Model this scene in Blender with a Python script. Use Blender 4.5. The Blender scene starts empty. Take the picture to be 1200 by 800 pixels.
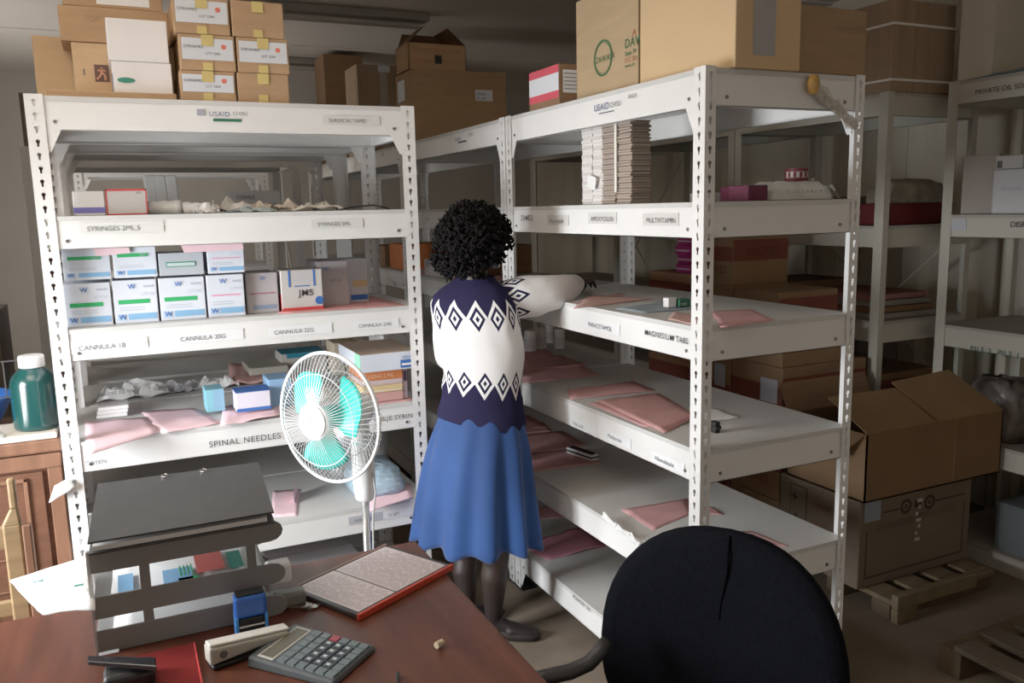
import bpy, bmesh, math, random
from mathutils import Vector, Matrix, noise as mnoise
random.seed(7)
COL = bpy.context.scene.collection
PI = math.pi
# ---------------------------------------------------------------- camera model (real-world measurements of the room)
F = 976.07; PX = 600.22; PY = 398.85
CAM = Vector((-1.4598, -1.8593, 1.637))
yaw, pitch, roll = -.43876, -.15667, -.02222
cy_, sy_ = math.cos(yaw), math.sin(yaw)
cf = Vector((-sy_*math.cos(pitch), cy_*math.cos(pitch), math.sin(pitch)))
cr0 = Vector((cy_, sy_, 0)); cu0 = cr0.cross(cf)
cr = cr0*math.cos(roll)+cu0*math.sin(roll); cu = cu0*math.cos(roll)-cr0*math.sin(roll)
def ray(px, py): return cf+cr*((px-PX)/F)-cu*((py-PY)/F)
def U(px, py, x=None, y=None, z=None):
    d = ray(px, py)
    if x is not None: t = (x-CAM.x)/d.x
    elif y is not None: t = (y-CAM.y)/d.y
    else: t = (z-CAM.z)/d.z
    return CAM+d*t
def UD(px, py, D): return CAM+ray(px, py)*D

# ---------------------------------------------------------------- materials
MC = {}
def rgb(h):
    if isinstance(h, str):
        c = [int(h[i:i+2], 16)/255 for i in (0, 2, 4)]
        return tuple(((v+.055)/1.055)**2.4 if v > .04045 else v/12.92 for v in c)
    return h
def mat(name, color, rough=.6, metal=0, ns=0, na=0, stretch=None, bump=0, alpha=1, emis=0, trans=0, spec=.4, sheen=0):
    if name in MC: return MC[name]
    m = bpy.data.materials.new(name); m.use_nodes = True
    nt = m.node_tree; b = nt.nodes['Principled BSDF']; c = rgb(color)
    b.inputs['Base Color'].default_value = (*c, 1); b.inputs['Roughness'].default_value = rough
    b.inputs['Metallic'].default_value = metal; b.inputs['Specular IOR Level'].default_value = spec
    if alpha < 1: b.inputs['Alpha'].default_value = alpha
    if trans: b.inputs['Transmission Weight'].default_value = trans
    if sheen: b.inputs['Sheen Weight'].default_value = sheen
    if ns:
        tc = nt.nodes.new('ShaderNodeTexCoord'); mp = nt.nodes.new('ShaderNodeMapping')
        if stretch: mp.inputs['Scale'].default_value = stretch
        nz = nt.nodes.new('ShaderNodeTexNoise'); nz.inputs['Scale'].default_value = ns; nz.inputs['Detail'].default_value = 5
        nt.links.new(tc.outputs['Object'], mp.inputs['Vector']); nt.links.new(mp.outputs['Vector'], nz.inputs['Vector'])
        r = nt.nodes.new('ShaderNodeValToRGB')
        r.color_ramp.elements[0].position = .3; r.color_ramp.elements[1].position = .7
        r.color_ramp.elements[0].color = (*[max(0, v*(1-na)) for v in c], 1)
        r.color_ramp.elements[1].color = (*[min(1, v*(1+na)) for v in c], 1)
        nt.links.new(nz.outputs['Fac'], r.inputs['Fac']); nt.links.new(r.outputs['Color'], b.inputs['Base Color'])
        if bump:
            bp = nt.nodes.new('ShaderNodeBump'); bp.inputs['Strength'].default_value = bump; bp.inputs['Distance'].default_value = .01
            nt.links.new(nz.outputs['Fac'], bp.inputs['Height']); nt.links.new(bp.outputs['Normal'], b.inputs['Normal'])
    MC[name] = m
    return m
WHITE = mat('white_painted_steel', (.80, .785, .765), .42, ns=3, na=.05)
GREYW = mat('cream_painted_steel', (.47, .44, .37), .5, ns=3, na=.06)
PANEL = mat('shelf_panel', (.60, .59, .57), .5, ns=2.5, na=.08)
BOLT = mat('bolt_steel', (.25, .24, .23), .35, .9)
BLACK = mat('black_plastic', (.008, .008, .009), .45)
PRINT = mat('black_ink', (.03, .03, .035), .7)
GREYINK = mat('grey_ink', (.10, .10, .11), .7)
PAPER = mat('white_paper', (.82, .81, .80), .8, ns=8, na=.04)
PAPERC = mat('card_label', (.66, .68, .72), .8)
PINK = mat('pink_card', (.60, .31, .31), .85, ns=9, na=.12, bump=.15)
PINKL = mat('light_pink_card', (.86, .58, .63), .85, ns=9, na=.07, bump=.1)
CARD = mat('cardboard', (.42, .255, .135), .85, ns=5, na=.09, stretch=(1, 1, 6))
CARDL = mat('light_cardboard', (.54, .36, .20), .85, ns=5, na=.06, stretch=(1, 1, 6))
CARDD = mat('dark_cardboard', (.21, .118, .062), .85, ns=5, na=.10, stretch=(1, 1, 6))
CARDG = mat('grey_brown_cardboard', (.30, .205, .13), .85, ns=40, na=.14, stretch=(1, 1, .03))
CARDIN = mat('cardboard_inside', (.13, .075, .04), .9)
TAPE = mat('yellow_tape', (.62, .47, .16), .35)
TAPEC = mat('clear_tape', (.75, .70, .60), .2, alpha=.45)
TAPEB = mat('brown_tape', (.27, .16, .08), .35)
STRAP = mat('white_strap', (.8, .76, .7), .4)
WBOX = mat('white_carton', (.80, .77, .76), .7, ns=6, na=.03)
MED = mat('medical_carton', (.66, .70, .78), .6, ns=6, na=.03)
MEDG = mat('grey_carton', (.40, .37, .38), .6, ns=6, na=.05)
GREEN = mat('green_print', (.02, .36, .10), .6)
DGREEN = mat('dark_green_print', (.02, .13, .07), .6)
LBLUE = mat('light_blue_print', (.20, .42, .68), .6)
BLUE = mat('blue_print', (.03, .12, .42), .6)
RED = mat('red_print', (.55, .04, .04), .6)
DRED = mat('dark_red_carton', (.12, .012, .016), .6)
MAG = mat('magenta_carton', (.10, .012, .038), .6)
ORANGE = mat('orange_carton', (.60, .17, .05), .7)
PURPLE = mat('purple_print', (.17, .16, .50), .6)
CYAN = mat('cyan_carton', (.22, .55, .66), .6)
TEALINK = mat('teal_print', (.02, .25, .38), .6)
PINKINK = mat('pink_print', (.75, .32, .48), .6)
YEL = mat('ochre_carton', (.62, .45, .22), .7)
PLAST = mat('clear_plastic_film', (.62, .62, .57), .18, ns=30, na=.2, bump=.6, alpha=.75)
CRUMP = mat('crumpled_wrap', (.50, .46, .42), .6, ns=20, na=.2, bump=.5)
DESKM = None

# ---------------------------------------------------------------- mesh builder
class MB:
    def __init__(s): s.v = []; s.f = []; s.m = []; s.uv = None
    def add(s, vs, fs, mi=0):
        o = len(s.v); s.v += [Vector(v) for v in vs]; s.f += [[i+o for i in f] for f in fs]; s.m += [mi]*len(fs); return s
    def box(s, a, b, mi=0, M=None):
        (x0, y0, z0), (x1, y1, z1) = a, b
        vs = [Vector(p) for p in ((x0,y0,z0),(x1,y0,z0),(x1,y1,z0),(x0,y1,z0),(x0,y0,z1),(x1,y0,z1),(x1,y1,z1),(x0,y1,z1))]
        if M: vs = [M@v for v in vs]
        return s.add(vs, [(0,3,2,1),(4,5,6,7),(0,1,5,4),(1,2,6,5),(2,3,7,6),(3,0,4,7)], mi)
    def quad(s, a, b, c, d, mi=0): return s.add([a, b, c, d], [(0, 1, 2, 3)], mi)
    def tube(s, pts, r, n=8, mi=0, cap=True, closed=False):
        pts = [Vector(p) for p in pts]; rs = r if isinstance(r, (list, tuple)) else [r]*len(pts)
        rings = []; up = None; N = len(pts)
        for i, p in enumerate(pts):
            a = pts[(i-1) % N] if (closed or i > 0) else p; b = pts[(i+1) % N] if (closed or i < N-1) else p
            t = (b-a).normalized()
            if up is None: up = Vector((0, 0, 1)) if abs(t.z) < .9 else Vector((1, 0, 0))
            u = (up-t*up.dot(t)).normalized(); w = t.cross(u); up = u
            rings.append([p+(u*math.cos(2*PI*k/n)+w*math.sin(2*PI*k/n))*rs[i] for k in range(n)])
        vs = [v for rg in rings for v in rg]; fs = []
        for i in range(N if closed else N-1):
            j = (i+1) % N
            for k in range(n): fs.append((i*n+k, i*n+(k+1) % n, j*n+(k+1) % n, j*n+k))
        if cap and not closed: fs.append(tuple(range(n))[::-1]); fs.append(tuple((N-1)*n+k for k in range(n)))
        return s.add(vs, fs, mi)
    def cyl(s, c, r, h, n=20, mi=0, r2=None, M=None):
        r2 = r if r2 is None else r2; c = Vector(c)
        vs = [c+Vector((r*math.cos(2*PI*k/n), r*math.sin(2*PI*k/n), 0)) for k in range(n)]+[c+Vector((r2*math.cos(2*PI*k/n), r2*math.sin(2*PI*k/n), h)) for k in range(n)]
        if M: vs = [M@v for v in vs]
        return s.add(vs, [(k, (k+1) % n, n+(k+1) % n, n+k) for k in range(n)]+[tuple(range(n))[::-1], tuple(range(n, 2*n))], mi)
    def lathe(s, prof, c=(0, 0, 0), n=28, mi=0, M=None):
        c = Vector(c); vs = []
        for (r, z) in prof: vs += [c+Vector((r*math.cos(2*PI*k/n), r*math.sin(2*PI*k/n), z)) for k in range(n)]
        if M: vs = [M@v for v in vs]
        fs = []
        for i in range(len(prof)-1):
            for k in range(n): fs.append((i*n+k, i*n+(k+1) % n, (i+1)*n+(k+1) % n, (i+1)*n+k))
        fs.append(tuple(range(n))[::-1]); fs.append(tuple((len(prof)-1)*n+k for k in range(n)))
        return s.add(vs, fs, mi)
    def capsule(s, p0, p1, r0, r1, n=14, mi=0):
        p0 = Vector(p0); p1 = Vector(p1); d = p1-p0; L = d.length
        q = Vector((0, 0, 1)).rotation_difference(d.normalized() if L > 1e-6 else Vector((0,0,1))).to_matrix()
        prof = [(max(.0004, r0*math.cos(a)), r0*math.sin(a)) for a in [-PI/2+PI/2*i/4 for i in range(5)]]
        prof += [(max(.0004, r1*math.cos(a)), L+r1*math.sin(a)) for a in [PI/2*i/4 for i in range(5)]]
        return s.lathe(prof, (0, 0, 0), n, mi, Matrix.Translation(p0)@q.to_4x4())
    def loft(s, rings, mi=0, capa=True, capb=True):
        n = len(rings[0]); vs = [v for rg in rings for v in rg]; fs = []
        for i in range(len(rings)-1):
            for k in range(n): fs.append((i*n+k, i*n+(k+1) % n, (i+1)*n+(k+1) % n, (i+1)*n+k))
        if capa: fs.append(tuple(range(n))[::-1])
        if capb: fs.append(tuple((len(rings)-1)*n+k for k in range(n)))
        return s.add(vs, fs, mi)
    def build(s, name, mats, parent=None, bevel=0, smooth=False, origin=None, seg=2, sub=0):
        if not isinstance(mats, (list, tuple)): mats = [mats]
        if origin is None:
            xs = [v.x for v in s.v]; ys = [v.y for v in s.v]; zs = [v.z for v in s.v]
            origin = Vector(((min(xs)+max(xs))/2, (min(ys)+max(ys))/2, min(zs)))
        origin = Vector(origin)
        me = bpy.data.meshes.new(name)
        me.from_pydata([tuple(v-origin) for v in s.v], [], s.f)
        for m in mats: me.materials.append(m)
        for p, mi in zip(me.polygons, s.m): p.material_index = mi; p.use_smooth = smooth
        bm = bmesh.new(); bm.from_mesh(me); bmesh.ops.recalc_face_normals(bm, faces=bm.faces); bm.to_mesh(me); bm.free()
        me.update()
        o = bpy.data.objects.new(name, me); COL.objects.link(o); o.location = origin
        if parent: adopt(o, parent)
        if bevel:
            b = o.modifiers.new('bevel', 'BEVEL'); b.width = bevel; b.segments = seg; b.limit_method = 'ANGLE'
        if sub:
            b = o.modifiers.new('sub', 'SUBSURF'); b.levels = sub; b.render_levels = sub
        return o
def wm(o):
    m = o.matrix_basis.copy() if hasattr(o, 'matrix_basis') else Matrix()
    m = Matrix.LocRotScale(o.location, o.rotation_euler, o.scale)
    return wm(o.parent)@o.matrix_parent_inverse@m if o.parent else m
def adopt(o, parent):
    inv = wm(parent).inverted(); o.parent = parent; o.matrix_parent_inverse = inv
def tag(o, label=None, cat=None, group=None, kind=None):
    if label: o['label'] = label
    if cat: o['category'] = cat
    if group: o['group'] = group
    if kind: o['kind'] = kind
    return o
def empty(name, loc, label, cat, group=None, rz=0):
    o = bpy.data.objects.new(name, None); COL.objects.link(o); o.location = loc; o.rotation_euler = (0, 0, rz); o.empty_display_size = .05
    return tag(o, label, cat, group)
def inst(name, me, parent, loc, rot=(0, 0, 0), sc=(1, 1, 1)):      # places a mesh at a world location under a parent
    o = bpy.data.objects.new(name, me); COL.objects.link(o); o.location = loc; o.rotation_euler = rot; o.scale = sc
    adopt(o, parent); return o
def turn(root, rz):
    root.rotation_euler.z = rz; return root
# ---------------------------------------------------------------- lettering
ROT = {'-y': (PI/2, 0, 0), '-x': (PI/2, 0, -PI/2), '+z': (0, 0, 0)}
def text(s, loc, size, face, m, parent, name='lettering', align='LEFT', rz=0, squash=1, bold=0):
    c = bpy.data.curves.new(name, 'FONT'); c.body = s; c.size = size; c.align_x = align; c.align_y = 'BOTTOM_BASELINE'
    if bold: c.offset = bold*size*.35; c.space_character = 1.12
    t = bpy.data.objects.new(name, c); COL.objects.link(t)
    dg = bpy.context.evaluated_depsgraph_get(); me = bpy.data.meshes.new_from_object(t.evaluated_get(dg))
    bpy.data.objects.remove(t); bpy.data.curves.remove(c)
    me.materials.clear(); me.materials.append(m)
    o = bpy.data.objects.new(name, me); COL.objects.link(o); o.location = loc; r = list(ROT[face]); r[2] += rz; o.rotation_euler = r
    o.scale = (squash, 1, 1); adopt(o, parent); return o
def decal(name, parent, face, a, b, plane, m, off=.0012):
    """flat sticker on a face; -y: a,b=(x,z) ; -x: a,b=(y,z) ; +z: a,b=(x,y)"""
    q = MB()
    if face == '-y': p = plane-off; vs = [(a[0], p, a[1]), (b[0], p, a[1]), (b[0], p, b[1]), (a[0], p, b[1])]
    elif face == '-x': p = plane-off; vs = [(p, a[0], a[1]), (p, b[0], a[1]), (p, b[0], b[1]), (p, a[0], b[1])]
    else: p = plane+off; vs = [(a[0], a[1], p), (b[0], a[1], p), (b[0], b[1], p), (a[0], b[1], p)]
    q.quad(*vs); return q.build(name, m, parent)
# ---------------------------------------------------------------- cartons
def carton(name, label, cat, x0, x1, y0, y1, z0, z1, m, group=None, tape=None, seam=True, rz=0, bev=.003, lid=None):
    e = .0015; q = MB()
    if lid:       # a lid band slightly proud of the body
        q.box((x0, y0, z0), (x1, y1, z1-lid)); q.box((x0-.0025, y0-.0025, z1-lid), (x1+.0025, y1+.0025, z1))
    else: q.box((x0, y0, z0), (x1, y1, z1))
    o = q.build(name, m, bevel=bev); tag(o, label, cat, group)
    if seam:      # the meeting line of the top flaps, and corner creases
        s = MB(); ym = (y0+y1)/2
        s.box((x0+.002, ym-.0012, z1-.001), (x1-.002, ym+.0012, z1+.0008))
        s.build('flap_seam', CARDIN, o)
    if tape:
        t = MB(); xm = (x0+x1)/2; w = min(.022, (x1-x0)*.12)
        t.box((xm-w, y0-.0012, z1-.35*(z1-z0)), (xm+w, y0, z1)); t.box((xm-w, y0, z1), (xm+w, y1, z1+.0012))
        t.build('tape', tape, o)
    if rz: turn(o, rz)
    return o
def bY(px0, px1, pyt, y, z0):
    xm = (px0+px1)/2
    return U(px0, pyt+10, y=y).x, U(px1, pyt+10, y=y).x, U(xm, pyt, y=y).z
def bX(px0, px1, pyt, x):
    xm = (px0+px1)/2
    return U(px1, pyt+10, x=x).y, U(px0, pyt+10, x=x).y, U(xm, pyt, x=x).z
def sheet(name, label, cat, cs, m, warp=.004, group=None, n=8, curl=0, thick=.0015, seed=0):
    """thin sheet through four world corners with a slight wave"""
    cs = [Vector(c) for c in cs]; q = MB(); vs = []
    for j in range(n+1):
        for i in range(n+1):
            u = i/n; v = j/n
            p = (cs[0]*(1-u)+cs[1]*u)*(1-v)+(cs[3]*(1-u)+cs[2]*u)*v
            w = mnoise.noise(Vector((p.x*9+seed, p.y*9, seed)))
            e = max(abs(u-.5), abs(v-.5))*2
            p = p+Vector((0, 0, abs(w)*warp*1.5+curl*max(0, e-.6)**2*(1+w)))
            p.x += .004*mnoise.noise(Vector((u*4+seed, v*4, 3))) ; p.y += .004*mnoise.noise(Vector((u*4, v*4+seed, 7)))
            vs.append(p)
    fs = [(j*(n+1)+i, j*(n+1)+i+1, (j+1)*(n+1)+i+1, (j+1)*(n+1)+i) for j in range(n) for i in range(n)]
    q.add(vs, fs); o = q.build(name, m, smooth=True)
    sd = o.modifiers.new('thickness', 'SOLIDIFY'); sd.thickness = thick; sd.offset = 1
    return tag(o, label, cat, group)
# ================================================================ ROOM
def struct(name, mb, m, **k):
    o = mb.build(name, m, origin=(0, 0, 0), **k); o['kind'] = 'structure'; return o
WALL = mat('wall_grey', (.46, .42, .37), .9, ns=1.5, na=.08)
WALLR = mat('wall_beige', (.62, .56, .45), .8, ns=1.5, na=.08)
CEIL = mat('ceiling_grey', (.62, .56, .50), .9, ns=.7, na=.10)
FLOOR = mat('floor_concrete', (.165, .125, .09), .75, ns=6, na=.16, bump=.05)
HC = 2.83; XR = 2.6; XL = -2.75; YF = 6.25; YB = -3.4
struct('floor', MB().box((XL-.1, YB, -.1), (XR+.1, YF+.1, 0)), FLOOR)
struct('ceiling', MB().box((XL-.1, YB, HC), (XR+.1, YF+.1, HC+.1)), CEIL)
struct('wall_far', MB().box((XL-.1, YF, 0), (XR+.1, YF+.1, HC)), WALL)
# left wall with a wide window opening that lets the daylight in
wy0, wy1, wz0, wz1 = .02, .78, .60, 1.80
struct('wall_left', MB().box((XL-.1, YB, 0), (XL, wy0, HC)).box((XL-.1, wy1, 0), (XL, 3.35, HC)).box((XL-.1, 4.45, 0), (XL, YF, HC)).box((XL-.1, 3.35, 0), (XL, 4.45, .95)).box((XL-.1, 3.35, 2.05), (XL, 4.45, HC)).box((XL-.1, wy0, 0), (XL, wy1, wz0)).box((XL-.1, wy0, wz1), (XL, wy1, HC)), WALL)  # the farther opening is added for the back fill
w = MB()
for a, b in (((XL-.06, wy0, wz0), (XL-.02, wy0+.05, wz1)), ((XL-.06, wy1-.05, wz0), (XL-.02, wy1, wz1)), ((XL-.06, wy0, wz0), (XL-.02, wy1, wz0+.05)), ((XL-.06, wy0, wz1-.05), (XL-.02, wy1, wz1)), ((XL-.06, (wy0+wy1)/2-.02, wz0), (XL-.02, (wy0+wy1)/2+.02, wz1))): w.box(a, b)
struct('window_1', w, WHITE)
w = MB()
for a, b in (((XL-.06, 3.35, .95), (XL-.02, 3.40, 2.05)), ((XL-.06, 4.40, .95), (XL-.02, 4.45, 2.05)), ((XL-.06, 3.35, .95), (XL-.02, 4.45, 1.0)), ((XL-.06, 3.35, 2.0), (XL-.02, 4.45, 2.05)), ((XL-.06, 3.88, .95), (XL-.02, 3.92, 2.05))): w.box(a, b)
struct('window_added', w, WHITE)  # unseen window, added so fill reaches the far left of the room
# right wall: pressed metal sheet with broad vertical ribs
q = MB(); prof = []; y = YB
while y < YF:
    prof += [(XR, y), (XR, y+.11), (XR+.04, y+.15), (XR+.04, y+.26)]; y += .30
prof = [p for p in prof if p[1] < YF]+[(XR, YF)]
for (a, b) in zip(prof[:-1], prof[1:]): q.quad((a[0], a[1], 0), (b[0], b[1], 0), (b[0], b[1], HC), (a[0], a[1], HC))
struct('wall_right', q, WALLR)
# ceiling seams and tube lights
for i, yy in enumerate((2.1, 4.4)):
    struct('trim_%d' % (i+1), MB().box((XL, yy, HC-.012), (XR, yy+.05, HC)), CEIL)
def tube_light(x0, x1, y, lab):
    o = MB().box((x0, y-.05, HC-.05), (x1, y+.05, HC-.001)).build('ceiling_light', mat('fixture_grey', (.25, .235, .21), .5), bevel=.008)
    tag(o, lab, 'light')
    MB().tube([(x0+.05, y-.025, HC-.075), (x1-.05, y-.025, HC-.075)], .014, 12).build('tube', mat('unlit_tube', (.38, .36, .33), .3), o)
    MB().tube([(x0+.05, y+.025, HC-.075), (x1-.05, y+.025, HC-.075)], .014, 12).build('tube', MC['unlit_tube'], o)
a = U(340, 10, z=HC-.03); b = U(497, 25, z=HC-.03)
tube_light(b.x-1.25, b.x, a.y, 'unlit twin tube ceiling light nearest the stacked cartons')
a = U(340, 72, z=HC-.03); b = U(382, 76, z=HC-.03)
tube_light(b.x-1.25, b.x, a.y, 'unlit tube ceiling light at the dark far end of the room')

# ================================================================ SLOTTED STEEL RACKS
LV = [2.0, 1.644, 1.296, .937, .564, .188]
PM = {}
def keyhole_strip(q, o, du, wid, h, pitch=.039, holes=True):
    """flat strip from corner line o going du*wid, with keyhole cut-outs"""
    o = Vector(o); du = Vector(du)
    P = lambda u, z: tuple(o+du*u+Vector((0, 0, z)))
    if not holes: q.quad(P(0, 0), P(wid, 0), P(wid, h), P(0, h)); return
    n = int(h/pitch); z = 0; c = wid*.5
    for i in range(n):
        z1 = z+pitch if i < n-1 else h; m = z+pitch*.55
        R = [(c, m+.008), (c+.0055, m+.005), (c+.006, m), (c+.003, m-.005), (c+.0028, m-.013), (c, m-.015)]
        L = [(2*c-a, b) for a, b in R]
        q.add([P(c, z1), P(*R[0]), P(*R[1]), P(*R[2]), P(*R[3]), P(*R[4]), P(*R[5]), P(c, z), P(wid, z), P(wid, z1)], [tuple(range(10))])
        q.add([P(c, z1), P(*L[0]), P(*L[1]), P(*L[2]), P(*L[3]), P(*L[4]), P(*L[5]), P(c, z), P(0, z), P(0, z1)], [tuple(range(10))])
        z = z1
def post_mesh(sx, sy, wx, wy, h, m, holes):
    k = (sx, sy, wx, wy, h, m.name, holes)
    if k not in PM:
        q = MB(); keyhole_strip(q, (0, 0, 0), (sx, 0, 0), wx, h, holes=holes); keyhole_strip(q, (0, 0, 0), (0, sy, 0), wy, h, holes=holes)
        o = q.build('post', m, origin=(0, 0, 0)); PM[k] = o.data; bpy.data.objects.remove(o)
    return PM[k]
def shelf_mesh(w, d, m, pm):
    k = ('s', round(w, 3), round(d, 3), m.name, pm.name)
    if k not in PM:
        q = MB(); t = .003; i = .0025; H = .1
        q.box((i, i, -.014), (w-i, d-i, 0), 1)
        e = i+.002
        for (a, b) in (((e, e, -H), (w-e, e+t, -.014)), ((e, d-e-t, -H), (w-e, d-e, -.014)), ((e, e+t, -H), (e+t, d-e-t, -.014)), ((w-e-t, e+t, -H), (w-e, d-e-t, -.014))): q.box(a, b)
        for (a, b) in (((e, e, -H), (w-e, e+.022, -H+.002)), ((e, d-e-.022, -H), (w-e, d-e, -H+.002)), ((e, e, -H), (e+.022, d-e, -H+.002)), ((w-e-.022, e, -H), (w-e, d-e, -H+.002))): q.box(a, b)
        q.box((w*.5-.03, e+t, -.035), (w*.5+.03, d-e-t, -.014))
        o = q.build('shelf', [m, pm], origin=(0, 0, 0)); PM[k] = o.data; bpy.data.objects.remove(o)
    return PM[k]
def small_mesh(kind, m):
    k = (kind, m.name)
    if k not in PM:
        if kind == 'bolt': q = MB().cyl((0, 0, 0), .0055, .003, 8)
        elif kind == 'foot': q = MB().box((-.03, -.03, 0), (.03, .03, .012))
        elif kind == 'brx+': q = MB().add([(0, 0, 0), (.05, 0, 0), (0, 0, -.065), (.018, 0, -.065), (0, 0, -.0)], [(0, 1, 3, 2)])
        o = q.build(kind, m, origin=(0, 0, 0)); PM[k] = o.data; bpy.data.objects.remove(o)
    return PM[k]
def rack(label, x0, x1, y0, y1, levels, long='x', m=WHITE, pm=PANEL, holes=True, group=None, bolts=True, h=None, brackets=True, brace=None):
    h = h or levels[0]+.004
    r = empty('shelving_rack', ((x0+x1)/2, (y0+y1)/2, 0), label, 'shelving rack', group)
    wx, wy = (.05, .036) if long == 'x' else (.036, .05)
    for (X, sx) in ((x0, 1), (x1, -1)):
        for (Y, sy) in ((y0, 1), (y1, -1)):
            p = inst('post', post_mesh(sx, sy, wx, wy, round(h-.01, 3), m, holes), r, (X, Y, .01))
            inst('foot_pad', small_mesh('foot', BLACK), p, (X+sx*.031, Y+sy*.031, 0))
    sh = []
    for li, z in enumerate(levels):
        s = inst('shelf', shelf_mesh(x1-x0, y1-y0, m, pm), r, (x0, y0, z)); sh.append(s)
        if bolts:
            bm_ = small_mesh('bolt', BOLT)
            for fx in (x0+.075, x1-.075):
                for Y, rx in ((y0, PI/2), (y1, -PI/2)): inst('bolt', bm_, s, (fx, Y+(.0045 if rx > 0 else -.0045), z-.075), (rx, 0, 0))
            for fy in (y0+.075, y1-.075):
                for X, ry in ((x0, -PI/2), (x1, PI/2)): inst('bolt', bm_, s, (X+(.0045 if ry < 0 else -.0045), fy, z-.075), (0, ry, 0))
        if brackets and li in (0, len(levels)-1):
            bm_ = small_mesh('brx+', m)
            if long == 'x':
                for Y in (y0+.004, y1-.004):
                    inst('corner_bracket', bm_, r, (x0+.04, Y, z-.098)); inst('corner_bracket', bm_, r, (x1-.04, Y, z-.098), (0, 0, PI))
            else:
                for X in (x0+.004, x1-.004):
                    inst('corner_bracket', bm_, r, (X, y0+.04, z-.098), (0, 0, PI/2)); inst('corner_bracket', bm_, r, (X, y1-.04, z-.098), (0, 0, -PI/2))
    if brace:     # crossed flat bars on one side
        for (ax, pos, a0, a1, zz0, zz1) in brace:
            for s_ in (0, 1):
                A = zz0 if s_ else zz1; B = zz1 if s_ else zz0
                if ax == 'x': q = MB().tube([(pos, a0, A), (pos, a1, B)], .008, 4)
                else: q = MB().tube([(a0, pos, A), (a1, pos, B)], .008, 4)
                q.build('cross_brace', m, r)
    return r, sh
AX0, AX1, AY0, AY1 = -1.669, -.464, 1.0393, 1.59
L_ = 1.2695; D_ = .586
rA, sA = rack('white slotted steel rack facing the desk, holding cannula and syringe cartons', AX0, AX1, AY0, AY1, LV, 'x')
rB, sB = rack('white slotted steel rack standing directly behind the rack of medical cartons', AX0, AX1, 1.602, 2.045, LV, 'x', bolts=False)
rC, sC = rack('white slotted steel rack, third deep behind the cannula cartons', AX0, AX1, 2.10, 2.56, LV, 'x', bolts=False)
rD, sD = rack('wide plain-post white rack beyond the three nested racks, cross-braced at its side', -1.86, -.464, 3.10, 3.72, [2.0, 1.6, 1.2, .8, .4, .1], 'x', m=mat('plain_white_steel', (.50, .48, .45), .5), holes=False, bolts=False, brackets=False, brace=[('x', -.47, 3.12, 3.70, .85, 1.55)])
rE, sE = rack('white rack farthest back on the left side of the aisle', -1.669, -.464, 4.2, 4.7, LV, 'x', bolts=False)
rR, sR = rack('empty-looking white steel rack nearest the office chair, label reading MAGNESIUM', 0, D_, 0, L_, LV, 'y')
rR2, sR2 = rack('second white rack along the right of the aisle, big plain carton on its top', 0, D_, L_+.012, 2*L_+.075, LV, 'y')
rR3, sR3 = rack('third white rack along the right of the aisle', 0, D_, 2*L_+.090, 3*L_+.1, LV, 'y')
rR4, sR4 = rack('fourth white rack at the dark far end of the aisle', 0, D_, 3*L_+.11, 4*L_, LV, 'y', bolts=False)
LVR = [2.113, 1.522, 1.08, .60, .12]
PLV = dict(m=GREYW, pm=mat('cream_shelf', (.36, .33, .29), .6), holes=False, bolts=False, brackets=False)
x2 = 1.70
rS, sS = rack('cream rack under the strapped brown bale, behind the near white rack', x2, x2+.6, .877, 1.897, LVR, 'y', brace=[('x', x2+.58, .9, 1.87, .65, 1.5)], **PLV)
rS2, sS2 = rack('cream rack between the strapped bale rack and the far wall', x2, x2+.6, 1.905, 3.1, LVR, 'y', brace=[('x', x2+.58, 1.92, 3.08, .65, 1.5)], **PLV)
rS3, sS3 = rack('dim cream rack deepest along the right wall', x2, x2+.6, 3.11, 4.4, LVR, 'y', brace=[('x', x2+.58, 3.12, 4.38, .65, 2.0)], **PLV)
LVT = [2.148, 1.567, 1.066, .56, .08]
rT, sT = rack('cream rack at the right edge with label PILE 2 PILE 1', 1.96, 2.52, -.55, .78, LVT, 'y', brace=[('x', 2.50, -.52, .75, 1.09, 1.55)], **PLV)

# ---------------- shelf-edge tickets
def ticket(sh, face, plane, a, b, m=None, txt=None, size=.02, ink=PRINT, name='shelf_ticket', bold=0, slant=0):
    p = None
    if m: p = decal(name, sh, face, a, b, plane, m)
    if txt:
        if face == '-y': loc = (a[0]+.01, plane-.002, a[1]+(b[1]-a[1])*.25)
        else: loc = (plane-.002, a[0]-.01, a[1]+(b[1]-a[1])*.25)
        text(txt, loc, size, face, ink, sh, bold=bold)
def tkY(sh, px, py, txt, size=.018, m=None, w=None, ink=GREYINK, y=AY0+.0035, bold=0):
    p = U(px, py, y=y)
    if m: decal('shelf_ticket', sh, '-y', (p.x-.02, p.z-.008), (p.x+(w or .2), p.z+size*1.3), y, m)
    text(txt, (p.x, y-.003, p.z), size, '-y', ink, sh, bold=bold)
def tkX(sh, px, py, txt, size=.018, m=None, w=None, ink=GREYINK, x=.0035, bold=0):
    p = U(px, py, x=x)
    if m: decal('shelf_ticket', sh, '-x', (p.y+.02, p.z-.008), (p.y-(w or .2), p.z+size*1.3), x, m)
    text(txt, (x-.003, p.y, p.z), size, '-x', ink, sh, bold=bold)
TK = mat('ticket_paper', (.70, .70, .67), .7)
TKW = mat('ticket_white', (.82, .82, .83), .7)
TKG = mat('ticket_grey', (.45, .46, .50), .7)
tkY(sA[0], 245, 136, 'USAID', .021, ink=mat('navy_ink', (.05, .08, .22), .6), bold=.02)
tkY(sA[0], 273, 135, 'CHISU', .016)
decal('green_strip', sA[0], '-y', tuple(U(250, 142, y=AY0)[i] for i in (0, 2)), tuple(U(283, 139.5, y=AY0)[i] for i in (0, 2)), AY0+.0032, DGREEN)
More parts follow.
